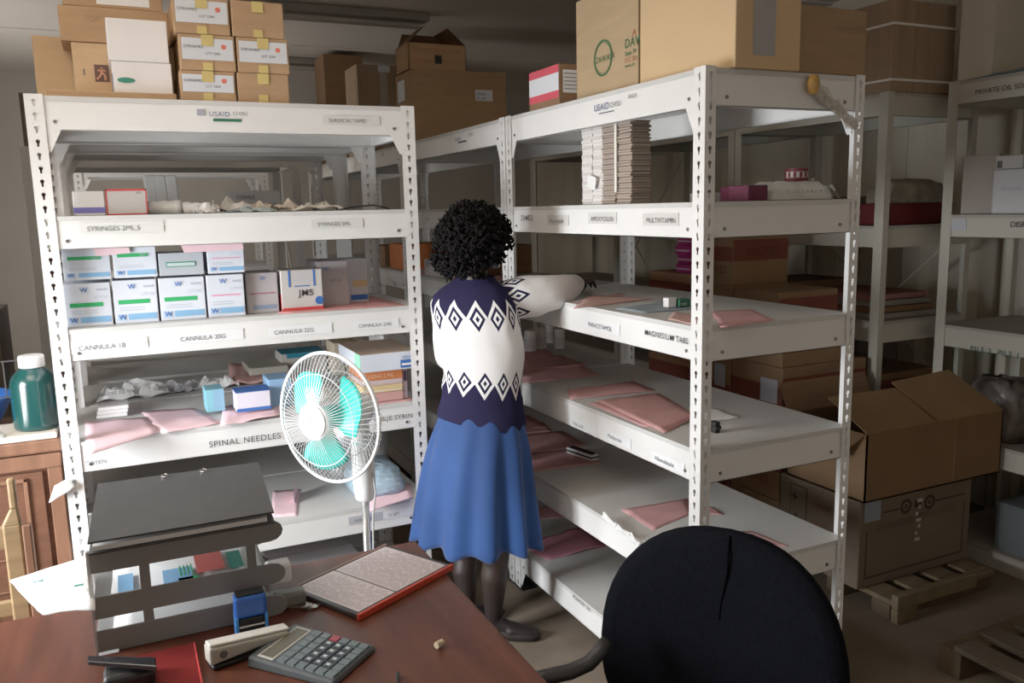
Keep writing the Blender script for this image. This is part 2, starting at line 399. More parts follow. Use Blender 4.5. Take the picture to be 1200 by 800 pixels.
decal('emblem', sA[0], '-y', tuple(U(231, 135, y=AY0)[i] for i in (0, 2)), tuple(U(240, 128, y=AY0)[i] for i in (0, 2)), AY0+.0032, mat('emblem_grey', (.35, .36, .40), .6))
tkY(sA[0], 385, 143, 'SURGICAL TAPES', .017, TK, .18)
tkY(sA[1], 102, 271, 'SYRINGES 2ML,5', .021, TK, .22)
tkY(sA[1], 372, 265, 'SYRINGES 5ML', .018, TK, .16)
tkY(sA[2], 92, 411, 'CANNULA 18', .022, TKW, .2)
tkY(sA[2], 211, 400, 'CANNULA 20G', .021, TKW, .2)
tkY(sA[2], 321, 392, 'CANNULA 22G', .020, TKW, .2)
tkY(sA[2], 420, 384, 'CANNULA 24G', .018, TKW, .15)
tkY(sA[3], 100, 545, 'TWEEN', .018)
tkY(sA[3], 245, 524, 'SPINAL NEEDLES', .029, ink=PRINT, bold=.015)
tkY(sA[3], 442, 494, 'RILJE SYRINGE', .024, ink=PRINT, bold=.015)
tkY(sA[4], 415, 612, 'INSULIN', .018, TKG, .11)
tkY(sA[4], 455, 605, 'IV SET', .016, TKW, .13)
tkY(sB[3], 180, 457, 'SURGICAL MASKS', .018, y=1.606)
tkY(sB[3], 115, 464, 'GLOVES 7.5', .018, y=1.606)
tkX(sR[0], 697, 131, 'USAID', .030, ink=MC['navy_ink'], bold=.02)
tkX(sR[0], 716, 126, 'CHISU', .022)
tkX(sR[0], 737, 116, 'RACK', .018)
decal('black_strip', sR[0], '-x', tuple(U(702, 134, x=.003)[i] for i in (1, 2)), tuple(U(720, 129, x=.003)[i] for i in (1, 2)), .003, PRINT)
tkX(sR2[0], 534, 166, 'USAID', .024, ink=MC['navy_ink'], bold=.02); tkX(sR2[0], 549, 160, 'CHISU', .02)
decal('black_strip', sR2[0], '-x', tuple(U(537, 168, x=.003)[i] for i in (1, 2)), tuple(U(547, 164, x=.003)[i] for i in (1, 2)), .003, PRINT)
tkX(sR3[0], 447, 183, 'USAID', .022, ink=MC['navy_ink'])
tkX(sR[1], 611, 258, 'ZAMELS', .028, ink=GREYINK, bold=.02)
tkX(sR[1], 645, 261, 'Fluconazole', .022, mat('ticket_dim', (.62, .60, .57), .7), .14)
tkX(sR[1], 693, 259, 'AMOXYCILLIN', .022, MC['ticket_dim'], .16)
tkX(sR[1], 758, 261, 'MULTIVITAMIN', .022, MC['ticket_dim'], .16)
tkX(sR[2], 756, 392, 'MAGNESIUM TABS', .0245, ink=PRINT, bold=.02)
tkX(sR[2], 690, 382, 'PARACETAMOL', .022, TKW, .2)
tkX(sR[3], 672, 497, 'Folic acid', .020, TKW, .17)
tkX(sR[3], 713, 512, 'Metformin', .020, TKW, .14)
tkX(sR[3], 768, 538, 'Albendazole', .020, TKW, .15)
tkX(sR[5], 672, 700, 'POWDER 500', .022, ink=PRINT)
tkX(sR2[2], 514, 340, 'CTX', .024, ink=PRINT); tkX(sR3[2], 462, 334, 'Septrin', .02)
tkX(sR2[1], 500, 258, 'Iron', .02)
tkX(sT[0], 1143, 111, 'PRIVATE OIL SOAP', .030, x=1.963, ink=PRINT)
decal('shelf_ticket', sT[1], '-x', tuple(U(1112, 269, x=1.963)[i] for i in (1, 2)), tuple(U(1133, 257, x=1.963)[i] for i in (1, 2)), 1.963, TKG)
tkX(sT[1], 1184, 266, 'DISPENSE', .034, x=1.963, ink=PRINT)
tkX(sT[2], 1137, 411, 'PILE 2  PILE 1', .036, x=1.963, ink=mat('green_marker', (.03, .10, .09), .6), bold=.01)
# strip of clear film and a wad of brown tape hanging at the near rack's top corner
a = U(950, 97, y=-.012); b = U(1002, 150, y=-.012)
q = MB()
rr = random.Random(3)
for i in range(5):
    pts = [a.lerp(b, t/8)+Vector((rr.uniform(-.01, .01), rr.uniform(-.008, 0), rr.uniform(-.01, .01))) for t in range(9)]
    for j in range(8):
        u = Vector((.010, 0, .010)); q.quad(pts[j]-u, pts[j]+u, pts[j+1]+u, pts[j+1]-u)
o = q.build('packing_film', mat('film_strands', (.62, .58, .50), .15, alpha=.6, ns=60, na=.3)); tag(o, 'twisted clear film strand tied from the near rack top beam to its right post', 'plastic film')
q = MB(); c = U(953, 98, y=-.02)
q.lathe([(.001, -.03), (.014, -.025), (.019, 0), (.014, .022), (.001, .026)], c, 12)
MBs = q.build('tape_wad', mat('brown_yellow_tape', (.50, .27, .07), .3, ns=40, na=.3, bump=.6), o, smooth=True)
# ================================================================ CARTONS ON TOP OF THE RACKS
Z0 = 2.001
# --- left rack top
o = MB().box((-1.61, 1.07, Z0), (-1.245, 1.50, Z0+.02)).build('cardboard_sheet', CARD, bevel=.003); tag(o, 'flattened cardboard pad lying under the white and brown cartons', 'cardboard')
ZC = Z0+.0215
b0, b1 = -1.431, -1.252
o = carton('carton', 'lower white carton with a green oval mark, on the cardboard pad', 'carton', b0+.006, b1, 1.10, 1.30, ZC, 2.118, WBOX)
q = MB(); c = U(148, 94, y=1.10)
q.add([(c.x+.026*math.cos(t*PI/12), 1.0985, c.z+.0085*math.sin(t*PI/12)) for t in range(24)], [tuple(range(24))]); q.build('oval_mark', mat('oval_green', (.03, .22, .15), .6), o)
MB().box((b0+.0045, 1.10, ZC+.005), (b0+.0058, 1.16, 2.08)).build('blue_edge_label', BLUE, o)
carton('carton', 'upper plain white carton stacked on the green oval one', 'carton', b0, b1-.004, 1.10, 1.30, 2.1195, 2.247, WBOX)
o = carton('carton', 'brown carton printed with a running figure, beside the white cartons', 'carton', -1.537, -1.20, 1.305, 1.49, ZC, 2.205, CARDL)
g = bY(111, 128, 76, 1.305, 0)
decal('dark_square', o, '-y', (g[0], U(120, 96, y=1.305).z), (g[1], g[2]), 1.305, mat('figure_ground', (.12, .06, .05), .7))
q = MB()
fc = U(119.5, 86, y=1.305)
S = .024
def fig(q, pts, w):
    for (a, b) in zip(pts[:-1], pts[1:]):
        A = Vector((fc.x+a[0]*S, 1.3025, fc.z+a[1]*S)); B = Vector((fc.x+b[0]*S, 1.3025, fc.z+b[1]*S)); d = (B-A).normalized(); n_ = Vector((-d.z, 0, d.x))*w
        q.quad(A-n_, A+n_, B+n_, B-n_)
fig(q, [(0, .75), (0, .1)], .004); fig(q, [(-.5, .3), (0, .55), (.5, .25)], .0025); fig(q, [(0, .1), (.4, -.3), (.35, -.9)], .003); fig(q, [(0, .1), (-.35, -.5), (-.7, -.8)], .003)
q.build('running_figure', mat('figure_orange', (.55, .25, .14), .7), o)
text('1', U(96, 88, y=1.3035), .03, '-y', PRINT, o)
o = carton('carton', 'brown carton with faded print stacked above the running-figure carton', 'carton', -1.565, -1.235, 1.30, 1.49, 2.2065, 2.318, CARD)
text('TOP  SURGICAL', U(98, 24, y=1.298), .026, '-y', mat('faded_ink', (.33, .22, .13), .8), o)
o = carton('carton', 'brown carton at the very top of the left stack, cut by the photo edge', 'carton', -1.55, -1.25, 1.31, 1.49, 2.3195, 2.44, CARD)
decal('white_label', o, '-y', (-1.45, 2.33), (-1.29, 2.40), 1.31, PAPER)
carton('carton', 'plain brown carton at the left end, behind the running-figure carton', 'carton', -1.66, -1.54, 1.505, 1.58, Z0, 2.255, CARDL)
# six labelled cartons
cols = [(205, 273), (277, 337)]
zs = [Z0, 2.095, 2.2065, 2.32]
posn = [['bottom carton, white shipping label, left column', 'middle carton, white shipping label, left column', 'top carton, white shipping label, left column'],
        ['bottom carton with no label, right column', 'middle carton, white shipping label, right column', 'top carton, bare brown face, right column']]
for ci, (xa, xb) in enumerate(((-1.232, -1.064), (-1.058, -.893))):
    for k in range(3):
        j = [0, .006, -.004][k]
        o = carton('labelled_carton', posn[ci][k]+' of the taped pair by the emblem sign', 'carton', xa+j, xb+j, 1.06, 1.33, zs[k]+.0006, zs[k+1]-.0006, CARD, 'small taped cartons beside the white cartons')
        zz0, zz1 = zs[k], zs[k+1]; hh = zz1-zz0
        decal('tape_strip', o, '-y', ((xa+xb)/2-.018+j, zz1-.035), ((xa+xb)/2+.018+j, zz1-.001), 1.058, TAPE)
        decal('tape_strip', o, '-y', ((xa+xb)/2-.018+j, zz0+.001), ((xa+xb)/2+.012+j, zz0+.025), 1.058, TAPE)
        if not (ci == 1 and k in (0, 2)):
            decal('shipping_label', o, '-y', (xa+.006+j, zz0+hh*.3), (xb-.006+j, zz1-.012), 1.06, PAPERC)
            lab = o
            text('SYPHAMED', (xa+.012+j, 1.0575, zz0+hh*.62), .012, '-y', PRINT, o); text('LOT 2204', (xa+.075+j, 1.0575, zz0+hh*.45), .011, '-y', PRINT, o)
            q = MB().cyl((0, 0, 0), .008, .0004, 12, M=Matrix.Translation((xb-.035+j, 1.0585, zz0+hh*.68))@Matrix.Rotation(PI/2, 4, 'X')); q.build('red_emblem', mat('red_emblem', (.75, .15, .10), .6), o)
# background cartons on the second nested rack
yb1 = U(379, 90, x=.03).y; a = bY(379, 425, 64, yb1, Z0); o = carton('carton', 'dim brown carton on the rack tops, left of the tape-sealed one', 'carton', a[0], a[1], yb1, yb1+.3, Z0, a[2], CARDD)
yb1 = U(418, 90, x=.03).y; a = bY(418, 472, 76, yb1, Z0); o = carton('carton', 'dim brown carton with pale tape, left of the big plain carton', 'carton', a[0], a[1], yb1, yb1+.3, Z0, a[2], CARDG)
decal('pale_tape', o, '-y', (a[0]+.15, Z0+.03), (a[0]+.20, a[2]-.001), yb1, TAPEC); decal('white_label', o, '-y', (a[0]+.14, a[2]-.045), (a[0]+.22, a[2]-.005), yb1-.001, PAPERC)
# --- right rack tops
x0, x1 = .024, .56; yb = 2.45
o = carton('carton', 'big plain brown carton on the second rack top, above the woman', 'carton', x0, x1, yb, 2.76, Z0, 2.376, mat('mid_cardboard', (.33, .20, .105), .85, ns=5, na=.08, stretch=(1, 1, 6)))
a = U(557, 118, y=yb); b = U(577, 106, y=yb); decal('white_label', o, '-y', (a.x, a.z), (b.x, b.z), yb, PAPERC)
text('SERIAL', (a.x+.008, yb-.0025, a.z+.03), .02, '-y', PRINT, o); text('No. 204', (a.x+.008, yb-.0025, a.z+.008), .016, '-y', PRINT, o)
text('PACK', U(490, 96, y=yb-.002), .032, '-y', MC['faded_ink'], o); text('10 x 24', U(490, 105, y=yb-.002), .03, '-y', MC['faded_ink'], o)
decal('white_label', o, '-x', (2.60, 2.23), (2.72, 2.34), x0, PAPERC)
# open-flap carton on top of it
ax, bx_, z1 = .02, .345, 2.515
q = MB(); ya, yb2 = 2.50, 2.72; zb = 2.378
q.box((ax, ya, zb), (bx_, ya+.004, z1)).box((ax, yb2-.004, zb), (bx_, yb2, z1)).box((ax, ya, zb), (ax+.004, yb2, z1)).box((bx_-.004, ya, zb), (bx_, yb2, z1)).box((ax, ya, zb), (bx_, yb2, zb+.004))
o = q.build('open_carton', CARD); tag(o, 'small carton with raised open flaps on top of the big plain carton', 'carton')
fl = MB(); fl.quad((ax, ya, z1), (ax, yb2, z1), (ax+.11, yb2, z1+.10), (ax+.11, ya, z1+.10)); fl.build('flap', CARDD, o)
fl = MB(); fl.quad((bx_, ya, z1), (bx_, yb2, z1), (bx_-.10, yb2, z1+.085), (bx_-.10, ya, z1+.085)); fl.build('flap', CARDD, o)
fl = MB(); fl.quad((ax+.01, yb2, z1), (bx_-.01, yb2, z1), (bx_-.05, yb2+.03, z1+.09), (ax+.05, yb2+.03, z1+.09)); fl.build('flap', CARDIN, o)
text('HANDLE  WITH  CARE', (ax+.03, ya-.002, zb+.095), .026, '-y', mat('rust_ink', (.40, .12, .05), .7), o)
text('FRAGILE  MEDICAL', (ax+.03, ya-.002, zb+.04), .024, '-y', MC['rust_ink'], o)
decal('dark_emblem', o, '-y', (ax+.145, zb+.035), (ax+.185, zb+.08), ya-.001, PRINT)
# red and white carton
y0 = .87; a = bX(620, 641, 76, .03); b = bY(641, 672, 74, y0, Z0)
o = carton('carton', 'small red and white printed carton left of the green logo carton', 'carton', .03, b[1]+.05, y0, a[1], Z0, b[2], CARDD)
hh = b[2]-Z0
decal('red_band', o, '-x', (a[1]-.002, Z0+.80*hh), (y0+.002, b[2]-.002), .03, mat('red_pink_print', (.60, .07, .10), .6)); decal('white_panel', o, '-x', (a[1]-.002, Z0+.38*hh), (y0+.002, Z0+.8*hh), .03, PAPERC); decal('red_band', o, '-x', (a[1]-.002, Z0+.2*hh), (y0+.002, Z0+.38*hh), .03, MC['red_pink_print'])
decal('white_label', o, '-y', (.045, Z0+.32*hh), (b[1]+.04, Z0+.86*hh), y0, PAPERC)
for i in range(5): decal('print_line', o, '-y', (.05, Z0+(.40+.09*i)*hh), (b[1]+.03, Z0+(.42+.09*i)*hh), y0-.001, GREYINK)
# carton with the green ring logo
x0 = .10; yn, yf = .31, .86; z1 = U(670, 5, x=x0).z
yf = U(670, 50, x=x0).y
yf = min(yf, .866)
o = carton('carton', 'brown carton with a round green logo and green lettering DAW at its edge', 'carton', x0, .52, .47, yf, Z0, z1, mat('logo_cardboard', (.43, .30, .165), .85, ns=5, na=.06, stretch=(1, 1, 6)))
c = U(707, 68, x=x0); R_ = .060
q = MB()
for (ra, rb) in ((R_, R_*.90), (R_*.86, R_*.83)):
    n = 40; vs = []
    for k in range(n): t = 2*PI*k/n; vs += [(x0-.002, c.y+ra*math.cos(t), c.z+ra*math.sin(t)), (x0-.002, c.y+rb*math.cos(t), c.z+rb*math.sin(t))]
    q.add(vs, [(2*k, 2*k+1, (2*k+3) % (2*n), (2*k+2) % (2*n)) for k in range(n)])
q.build('ring_logo', mat('logo_green', (.03, .13, .05), .7), o)
text('ZAWADI', (x0-.0025, c.y+.048, c.z-.012), .028, '-x', MC['logo_green'], o, bold=.01)
p = U(732, 57, x=x0-.002); text('DAW', p, .040, '-x', MC['logo_green'], o, bold=.03)
p = U(732, 66, x=x0-.002); text('Supa Ph', p, .022, '-x', MC['logo_green'], o); p = U(732, 74, x=x0-.002); text('P.O. Bo', p, .022, '-x', MC['rust_ink'], o); p = U(732, 80, x=x0-.002); text('www.da', p, .018, '-x', MC['logo_green'], o)
p = U(741, 42, x=x0-.002); text('A', p, .03, '-x', MC['rust_ink'], o, bold=.02)
# big tan carton at the near corner
x0 = .085; yn = -.015; yfar = U(750, 50, x=x0).y
o = carton('carton', 'large pale tan carton on the near corner of the rack top', 'carton', x0, .315, yn, min(yfar, .462), Z0, 2.44, mat('tan_cardboard', (.62, .42, .22), .8, ns=4, na=.03))
a = U(882, 60, y=yn); b = U(908, 60, y=yn)
decal('grey_tape_label', o, '-y', (a.x, 2.035), (b.x, 2.43), yn, mat('label_grey', (.36, .34, .33), .7))
o = carton('carton', 'darker brown carton right of the large tan carton', 'carton', .325, .582, .0, .42, Z0, U(960, 7, y=0).z, mat('warm_brown_cardboard', (.30, .185, .10), .85, ns=5, na=.08, stretch=(1, 1, 6)))
text('THIS SIDE UP', U(978, 35, y=-.002), .022, '-y', MC['faded_ink'], o)
# strapped bale on the back rack
xs = x2+.02; zt = 2.443; ys0, ys1 = .694, 1.028
z0 = LVR[0]+.001
o = MB().box((xs, .885, z0), (xs+.40, 1.30, zt+.07)).build('strapped_bale', CARDG, bevel=.006)
tag(o, 'brown ribbed bale bound with two white straps on the cream rack top', 'bale')
for fz in (.14, .74):
    z = z0+(zt+.07-z0)*fz; MB().box((xs-.002, .883, z-.005), (xs+.402, 1.302, z+.005)).build('strap', STRAP, o)
# beige carton and plastic on the right edge rack
zT = LVT[0]+.001
a = bX(1127, 1165, -40, 1.70)
o = carton('carton', 'tall cream carton standing on the right edge rack top', 'carton', 2.05, 2.4, U(1165, 40, x=2.05).y, U(1125, 40, x=2.05).y, zT, 2.62, mat('cream_carton', (.60, .53, .42), .8, ns=4, na=.04))
rr = random.Random(11); q = MB(); n = 14
vs = []
for j in range(n+1):
    for i in range(n+1):
        u = i/n; v = j/n; e = min(1, 5*min(u, v, 1-u, 1-v))
        vs.append((1.975+(.065+.5*max(0, u-.35))*v, .74-1.1*u, zT+.002+e*(.015+.075*u*u)*(.6+.8*abs(mnoise.noise(Vector((u*7, v*7, 2)))))))
q.add(vs, [(j*(n+1)+i, j*(n+1)+i+1, (j+1)*(n+1)+i+1, (j+1)*(n+1)+i) for j in range(n) for i in range(n)])
q.add([(v[0], v[1], zT) for v in vs], [(j*(n+1)+i, (j+1)*(n+1)+i, (j+1)*(n+1)+i+1, j*(n+1)+i+1) for j in range(n) for i in range(n)])
o = q.build('plastic_bag', mat('blue_grey_plastic', (.10, .14, .17), .3, ns=8, na=.4, bump=.4), smooth=True); tag(o, 'flat blue-grey plastic bag draped on the right edge rack top', 'plastic bag')
# ================================================================ SHELF CONTENTS, LEFT RACK
def zs_(i): return LV[i]+.0012
# shelf 2
z = zs_(1); o = carton('medicine_box', 'white and grey carton with red edges and a violet band, left end of upper shelf', 'box', -1.478, -1.357, 1.12, 1.33, z, 1.727, mat('grey_face', (.50, .46, .44), .6))
for (a, b) in (((-1.478, z), (-1.474, 1.727)), ((-1.361, z), (-1.357, 1.727)), ((-1.478, 1.721), (-1.357, 1.727)), ((-1.478, z), (-1.357, z+.004))): decal('red_edge', o, '-y', a, b, 1.12, RED)
text('JMS', (-1.388, 1.118, 1.712), .010, '-y', PRINT, o)
o.rotation_euler.z = 0
o = carton('medicine_box', 'white box side with violet lettering band beside the red-edged carton', 'box', -1.572, -1.482, 1.14, 1.30, z, 1.722, WBOX, seam=False)
decal('violet_band', o, '-y', (-1.572, z+.008), (-1.482, z+.026), 1.14, PURPLE)
def roll(label, cx, cy, r, L, rz, m, nm='paper_roll', z=z):
    M = Matrix.Translation((cx, cy, z+r))@Matrix.Rotation(rz, 4, 'Z')@Matrix.Rotation(PI/2, 4, 'X')
    prof = [(r*.2, -L/2), (r, -L/2+.002)]+[(r*(1+.08*math.sin(i*2.1)), -L/2+L*i/8) for i in range(1, 8)]+[(r, L/2-.002), (r*.2, L/2)]
    o = MB().lathe(prof, (0, 0, 0), 16, M=M).build(nm, PAPER, smooth=True); return tag(o, label, 'paper roll')
roll('white gauze roll lying against the red-edged carton', -1.30, 1.22, .022, .11, 1.2, PAPER)
roll('white gauze roll right of the first gauze roll', -1.255, 1.27, .020, .10, .9, PAPER)
roll('small white gauze roll beside the crumpled wrapping papers', -1.20, 1.20, .018, .09, 1.4, PAPER)
rr = random.Random(5)
def crumple(name, label, cx, cy, z, sx, sy, h, m, seed, cat='wrapping paper', n=12):
    q = MB(); vs = []
    for j in range(n+1):
        for i in range(n+1):
            u = i/n-.5; v = j/n-.5
            p = Vector((u*5+seed, v*5, seed*1.7)); w = mnoise.noise(p)+.35*mnoise.noise(p*2.3)
            e = max(0, 1-(2*max(abs(u), abs(v)))**3)
            vs.append((cx+u*sx+.012*mnoise.noise(p*1.5), cy+v*sy+.012*mnoise.noise(p*1.3+Vector((5, 0, 0))), z+.0015+max(0, (.30+w))*h*.9*(.35+.65*e)))
    q.add(vs, [(j*(n+1)+i, j*(n+1)+i+1, (j+1)*(n+1)+i+1, (j+1)*(n+1)+i) for j in range(n) for i in range(n)])
    o = q.build(name, m); sd = o.modifiers.new('thickness', 'SOLIDIFY'); sd.thickness = .001; sd.offset = 1
    return tag(o, label, cat)
crumple('crumpled_paper', 'crumpled grey wrapping paper in the middle of the upper shelf', -1.10, 1.22, z, .19, .16, .065, CRUMP, 1)
crumple('crumpled_paper', 'crumpled brown wrapping scraps right of the middle of the upper shelf', -.96, 1.22, z, .18, .16, .06, mat('scrap_brown', (.46, .38, .30), .7, ns=15, na=.2), 2)
crumple('crumpled_paper', 'torn teal-grey wrapper lying among the crumpled papers', -1.03, 1.14, z, .16, .09, .03, mat('scrap_teal', (.30, .36, .36), .6, ns=15, na=.2), 3)
crumple('crumpled_paper', 'pale crumpled scraps at the right end of the paper heap', -.82, 1.20, z, .22, .12, .05, mat('scrap_pale', (.62, .58, .50), .7, ns=15, na=.15), 4)
crumple('crumpled_paper', 'small white torn paper left of the grey wrapping heap', -1.175, 1.16, z, .08, .08, .05, PAPER, 6)
pts = [U(430, 243, z=z+.003), U(450, 240, z=z+.003)]
q = MB().tube([(-.70, 1.22, z+.004), (-.66, 1.16, z+.012), (-.60, 1.13, z+.016), (-.55, 1.15, z+.006), (-.53, 1.18, z+.003)], .003, 6)
tag(q.build('black_strap', BLACK), 'thin black strap lying at the right end of the upper shelf', 'strap')
# white box with prints on rack behind
o = carton('medicine_box', 'white printed box on the rack behind, seen above the crumpled papers', 'box', -1.02, -.82, 1.75, 1.9, LV[1]+.0012, 1.735, mat('dim_white', (.55, .52, .50), .7), seam=False)
text('STERILE', (-1.0, 1.748, 1.70), .022, '-y', PRINT, o); text('GAUZE', (-.9, 1.748, 1.67), .018, '-y', PRINT, o)
for i, (px, lab) in enumerate(((178, 'leftmost of three upright white packets on the rack behind'), (190, 'middle of three upright white packets on the rack behind'), (203, 'rightmost of three upright white packets on the rack behind'))):
    c = U(px, 215, y=1.80); o = MB().box((c.x-.022, 1.78, LV[1]+.001), (c.x+.020, 1.90, 1.80)).build('white_packet', mat('packet_white', (.70, .68, .65), .7), bevel=.006); tag(o, lab, 'packet'); o.rotation_euler.y = -.05
# shelf 3 : the cartons
z = zs_(2)
def glove(label, px0, px1, pt, z0, green=True, thin=False, m=MED, pink=False, y=1.10, zt=None, low=False):
    a = bY(px0, px1, pt, y, z0); z1 = zt or a[2]; x0, x1 = a[0]+.001, a[1]-.0015
    o = carton('medical_carton', label, 'carton', x0, x1, y, y+.17, z0, z1, m, 'white medical cartons stacked on the cannula shelf', seam=True, bev=.002)
    w = x1-x0; h = z1-z0
    d = lambda n, u0, v0, u1, v1, mm: decal(n, o, '-y', (x0+w*u0, z0+h*v0), (x0+w*u1, z0+h*v1), y, mm)
    if green: d('green_band', .1, .45, .82, .55, GREEN) if not low else d('green_band', .1, .62, .82, .73, GREEN)
    if pink: d('pink_line', .12, .50, .9, .54, PINKINK)
    if not thin:
        d('blue_band', .30, .08, .96, .22, LBLUE); d('logo_block', .06, .08, .24, .22, mat('logo_pale', (.42, .58, .82), .6))
        text('W', (x0+w*.08, y-.003, z0+h*.10), h*.16, '-y', BLUE, o, bold=.03)
        if not low: text('W', (x0+w*.34, y-.003, z0+h*.80), h*.16, '-y', BLUE, o, bold=.05); d('grey_print', .7, .82, .93, .87, mat('soft_print', (.42, .46, .55), .7))
        text('QTY 50', (x0+w*.62, y-.003, z0+h*.64), h*.09, '-y', MC.get('soft_print') or PRINT, o)
        for k in range(2): d('print_line', .12, .30+.055*k, .7, .315+.055*k, MC.get('soft_print') or mat('soft_print', (.42, .46, .55), .7))
    return o
mat('soft_print', (.42, .46, .55), .7)
g1 = glove('white carton with green band, lower row, leftmost', 74, 130, 332, z)
g2 = glove('white carton with green band, lower row, second from left', 131.5, 184, 328, z)
g3 = glove('white carton with green band, lower row, third from left with a scribbled corner', 185.5, 240, 325, z)
g4 = glove('white carton with pink line, lower row, right of the green-banded ones', 241.5, 286, 322, z, green=False, pink=True)
zt = 1.4445
glove('white carton with green band, upper row, leftmost', 72, 129, 290, zt, low=True)
glove('white carton with green band, upper row, second from left, under a pink sheet', 131, 183, 286, zt, low=True)
o = glove('flat grey-white carton with thin green frame, upper row, third from left', 185.5, 239, 296, zt, green=False, thin=True, m=mat('cool_grey_carton', (.42, .46, .50), .6, ns=6, na=.05))
a = bY(195, 230, 306, 1.10, 0); decal('green_frame', o, '-y', (a[0], U(200, 313, y=1.1).z), (a[1], U(200, 307, y=1.1).z), 1.10, mat('teal_frame', (.02, .25, .18), .6)); decal('pale_core', o, '-y', (a[0]+.003, U(200, 312, y=1.1).z), (a[1]-.003, U(200, 308.2, y=1.1).z), 1.0985, mat('pale_core', (.5, .62, .6), .6))
glove('white carton with pink line, upper row, right end, under a pink sheet', 242, 286, 286, zt, green=False, pink=True)
sheet('pink_sheet', 'pink sheet draped over the second green-banded carton of the upper row', 'paper sheet', [(-1.50, 1.094, 1.545), (-1.42, 1.094, 1.545), (-1.42, 1.26, 1.555), (-1.50, 1.26, 1.555)], PINKL, seed=3, n=6)
sheet('pink_sheet', 'pink sheet on top of the pink-line cartons of the upper row', 'paper sheet', [(-1.27, 1.085, 1.548), (-1.07, 1.085, 1.552), (-1.03, 1.27, 1.558), (-1.25, 1.27, 1.558)], PINKL, seed=4, n=6)
for i_, (xa, xb, nm_) in enumerate(((-1.53, -1.425, 'pink_sheet'), (-1.27, -1.075, 'pink_sheet.001'))):
    sh_ = bpy.data.objects[nm_]; MB().add([(xa, 1.093, 1.548), (xb, 1.091, 1.548), (xb+.004, 1.0915, 1.524-.003*i_), (xa+.01, 1.0925, 1.518)], [(0, 1, 2, 3)]).build('hanging_edge', PINKL, sh_)
a = bY(287.5, 325, 316, 1.125, z)
o = carton('medical_carton', 'shaded grey carton with pink line, left of the blue-cornered JMS carton', 'carton', a[0], a[1], 1.125, 1.30, z, 1.437, MEDG)
h = 1.437-z; w = a[1]-a[0]
decal('red_line', o, '-y', (a[0]+.01, z+h*.48), (a[1]-.01, z+h*.51), 1.125, mat('dull_red', (.35, .10, .12), .7)); decal('blue_band', o, '-y', (a[0]+.02, z+h*.1), (a[1]-.008, z+h*.2), 1.125, mat('dull_blue', (.20, .26, .38), .7)); text('W', (a[0]+.045, 1.122, z+h*.82), .02, '-y', BLUE, o)
# JMS carton, slightly turned
o = carton('medical_carton', 'carton lettered JMS with blue corner marks and red lower edge', 'carton', -.951, -.806, 1.12, 1.27, z, 1.441, mat('jms_grey', (.52, .49, .47), .6, ns=5, na=.05), seam=True)
decal('red_base', o, '-y', (-.951, z+.001), (-.806, z+.012), 1.12, RED); decal('blue_corner', o, '-y', (-.925, z+.085), (-.918, 1.441), 1.12, BLUE); decal('blue_corner', o, '-y', (-.838, z+.085), (-.831, 1.441), 1.12, BLUE)
text('JMS', (-.892, 1.1175, z+.052), .032, '-y', PRINT, o, bold=.04)
q = MB().cyl((0, 0, 0), .015, .0005, 16, M=Matrix.Translation((-.82, 1.1185, z+.033))@Matrix.Rotation(PI/2, 4, 'X')); q.build('blue_dot', BLUE, o)
for k in range(3): decal('print_line', o, '-y', (-.912, z+.105+.01*k), (-.845, z+.107+.01*k), 1.12, MC['soft_print'])
decal('print_line', o, '-y', (-.905, z+.085), (-.85, z+.089), 1.12, BLUE)
MB().box((-.9525, 1.125, z+.001), (-.9512, 1.265, z+.06)).build('red_side', RED, o)
o = carton('medical_carton', 'grey carton set back between the JMS carton and the right post', 'carton', -.80, -.690, 1.20, 1.42, z, 1.462, MEDG)
text('W', (-.785, 1.197, z+.13), .022, '-y', BLUE, o); text('QTY 50', (-.76, 1.197, z+.09), .012, '-y', PRINT, o)
o = carton('medical_carton', 'grey-blue carton closest to the right post on the cannula shelf', 'carton', -.686, -.60, 1.26, 1.42, z, 1.462, mat('pale_grey_carton', (.52, .53, .56), .6))
decal('ochre_band', o, '-y', (-.66, z+.06), (-.604, z+.085), 1.26, YEL); decal('blue_band', o, '-y', (-.67, z+.01), (-.604, z+.03), 1.26, BLUE)
sheet('pink_sheet', 'red-pink sheet lying on the cannula shelf under the right-hand cartons', 'paper sheet', [(-.97, 1.06, z), (-.52, 1.06, z), (-.53, 1.45, z), (-.95, 1.42, z)], mat('rose_card', (.62, .28, .27), .8, ns=9, na=.1), seed=5, warp=.0008)
# shelf 4
z = zs_(3)
def shz(name, label, pix, z, m, seed, **k):
    return sheet(name, label, 'paper sheet', [U(px, py, z=z) for px, py in pix], m, seed=seed, **k)
shz('pink_folder', 'pale pink folder at the left end of the spinal needle shelf', [(100, 534), (188, 506), (172, 489), (100, 494)], z, PINKL, 11, warp=.006)
shz('pink_folder', 'pale pink folder second from left on the spinal needle shelf', [(190, 508), (260, 496), (228, 478), (165, 482)], z, PINKL, 12, warp=.006)
shz('pink_folder', 'pale pink folder with curled front, under the white and blue box', [(258, 500), (328, 489), (330, 470), (262, 478)], z, PINKL, 13, warp=.012)
for k in range(3):
    zz = z+.002+k*.0135
    o = carton('small_box', ['lowest flat white box of the pile of three on the spinal needle shelf', 'middle flat white box of the pile of three on the spinal needle shelf', 'top flat white box of the pile of three on the spinal needle shelf'][k], 'box', -1.575+.004*k, -1.475+.003*k, 1.34, 1.44, zz, zz+.013, WBOX, 'pile of flat white boxes', seam=False)
o = carton('light_blue_box', 'pale cyan box standing left of the white and blue box', 'box', -1.222, -1.16, 1.20, 1.30, z+.012, z+.092, CYAN, seam=False); 
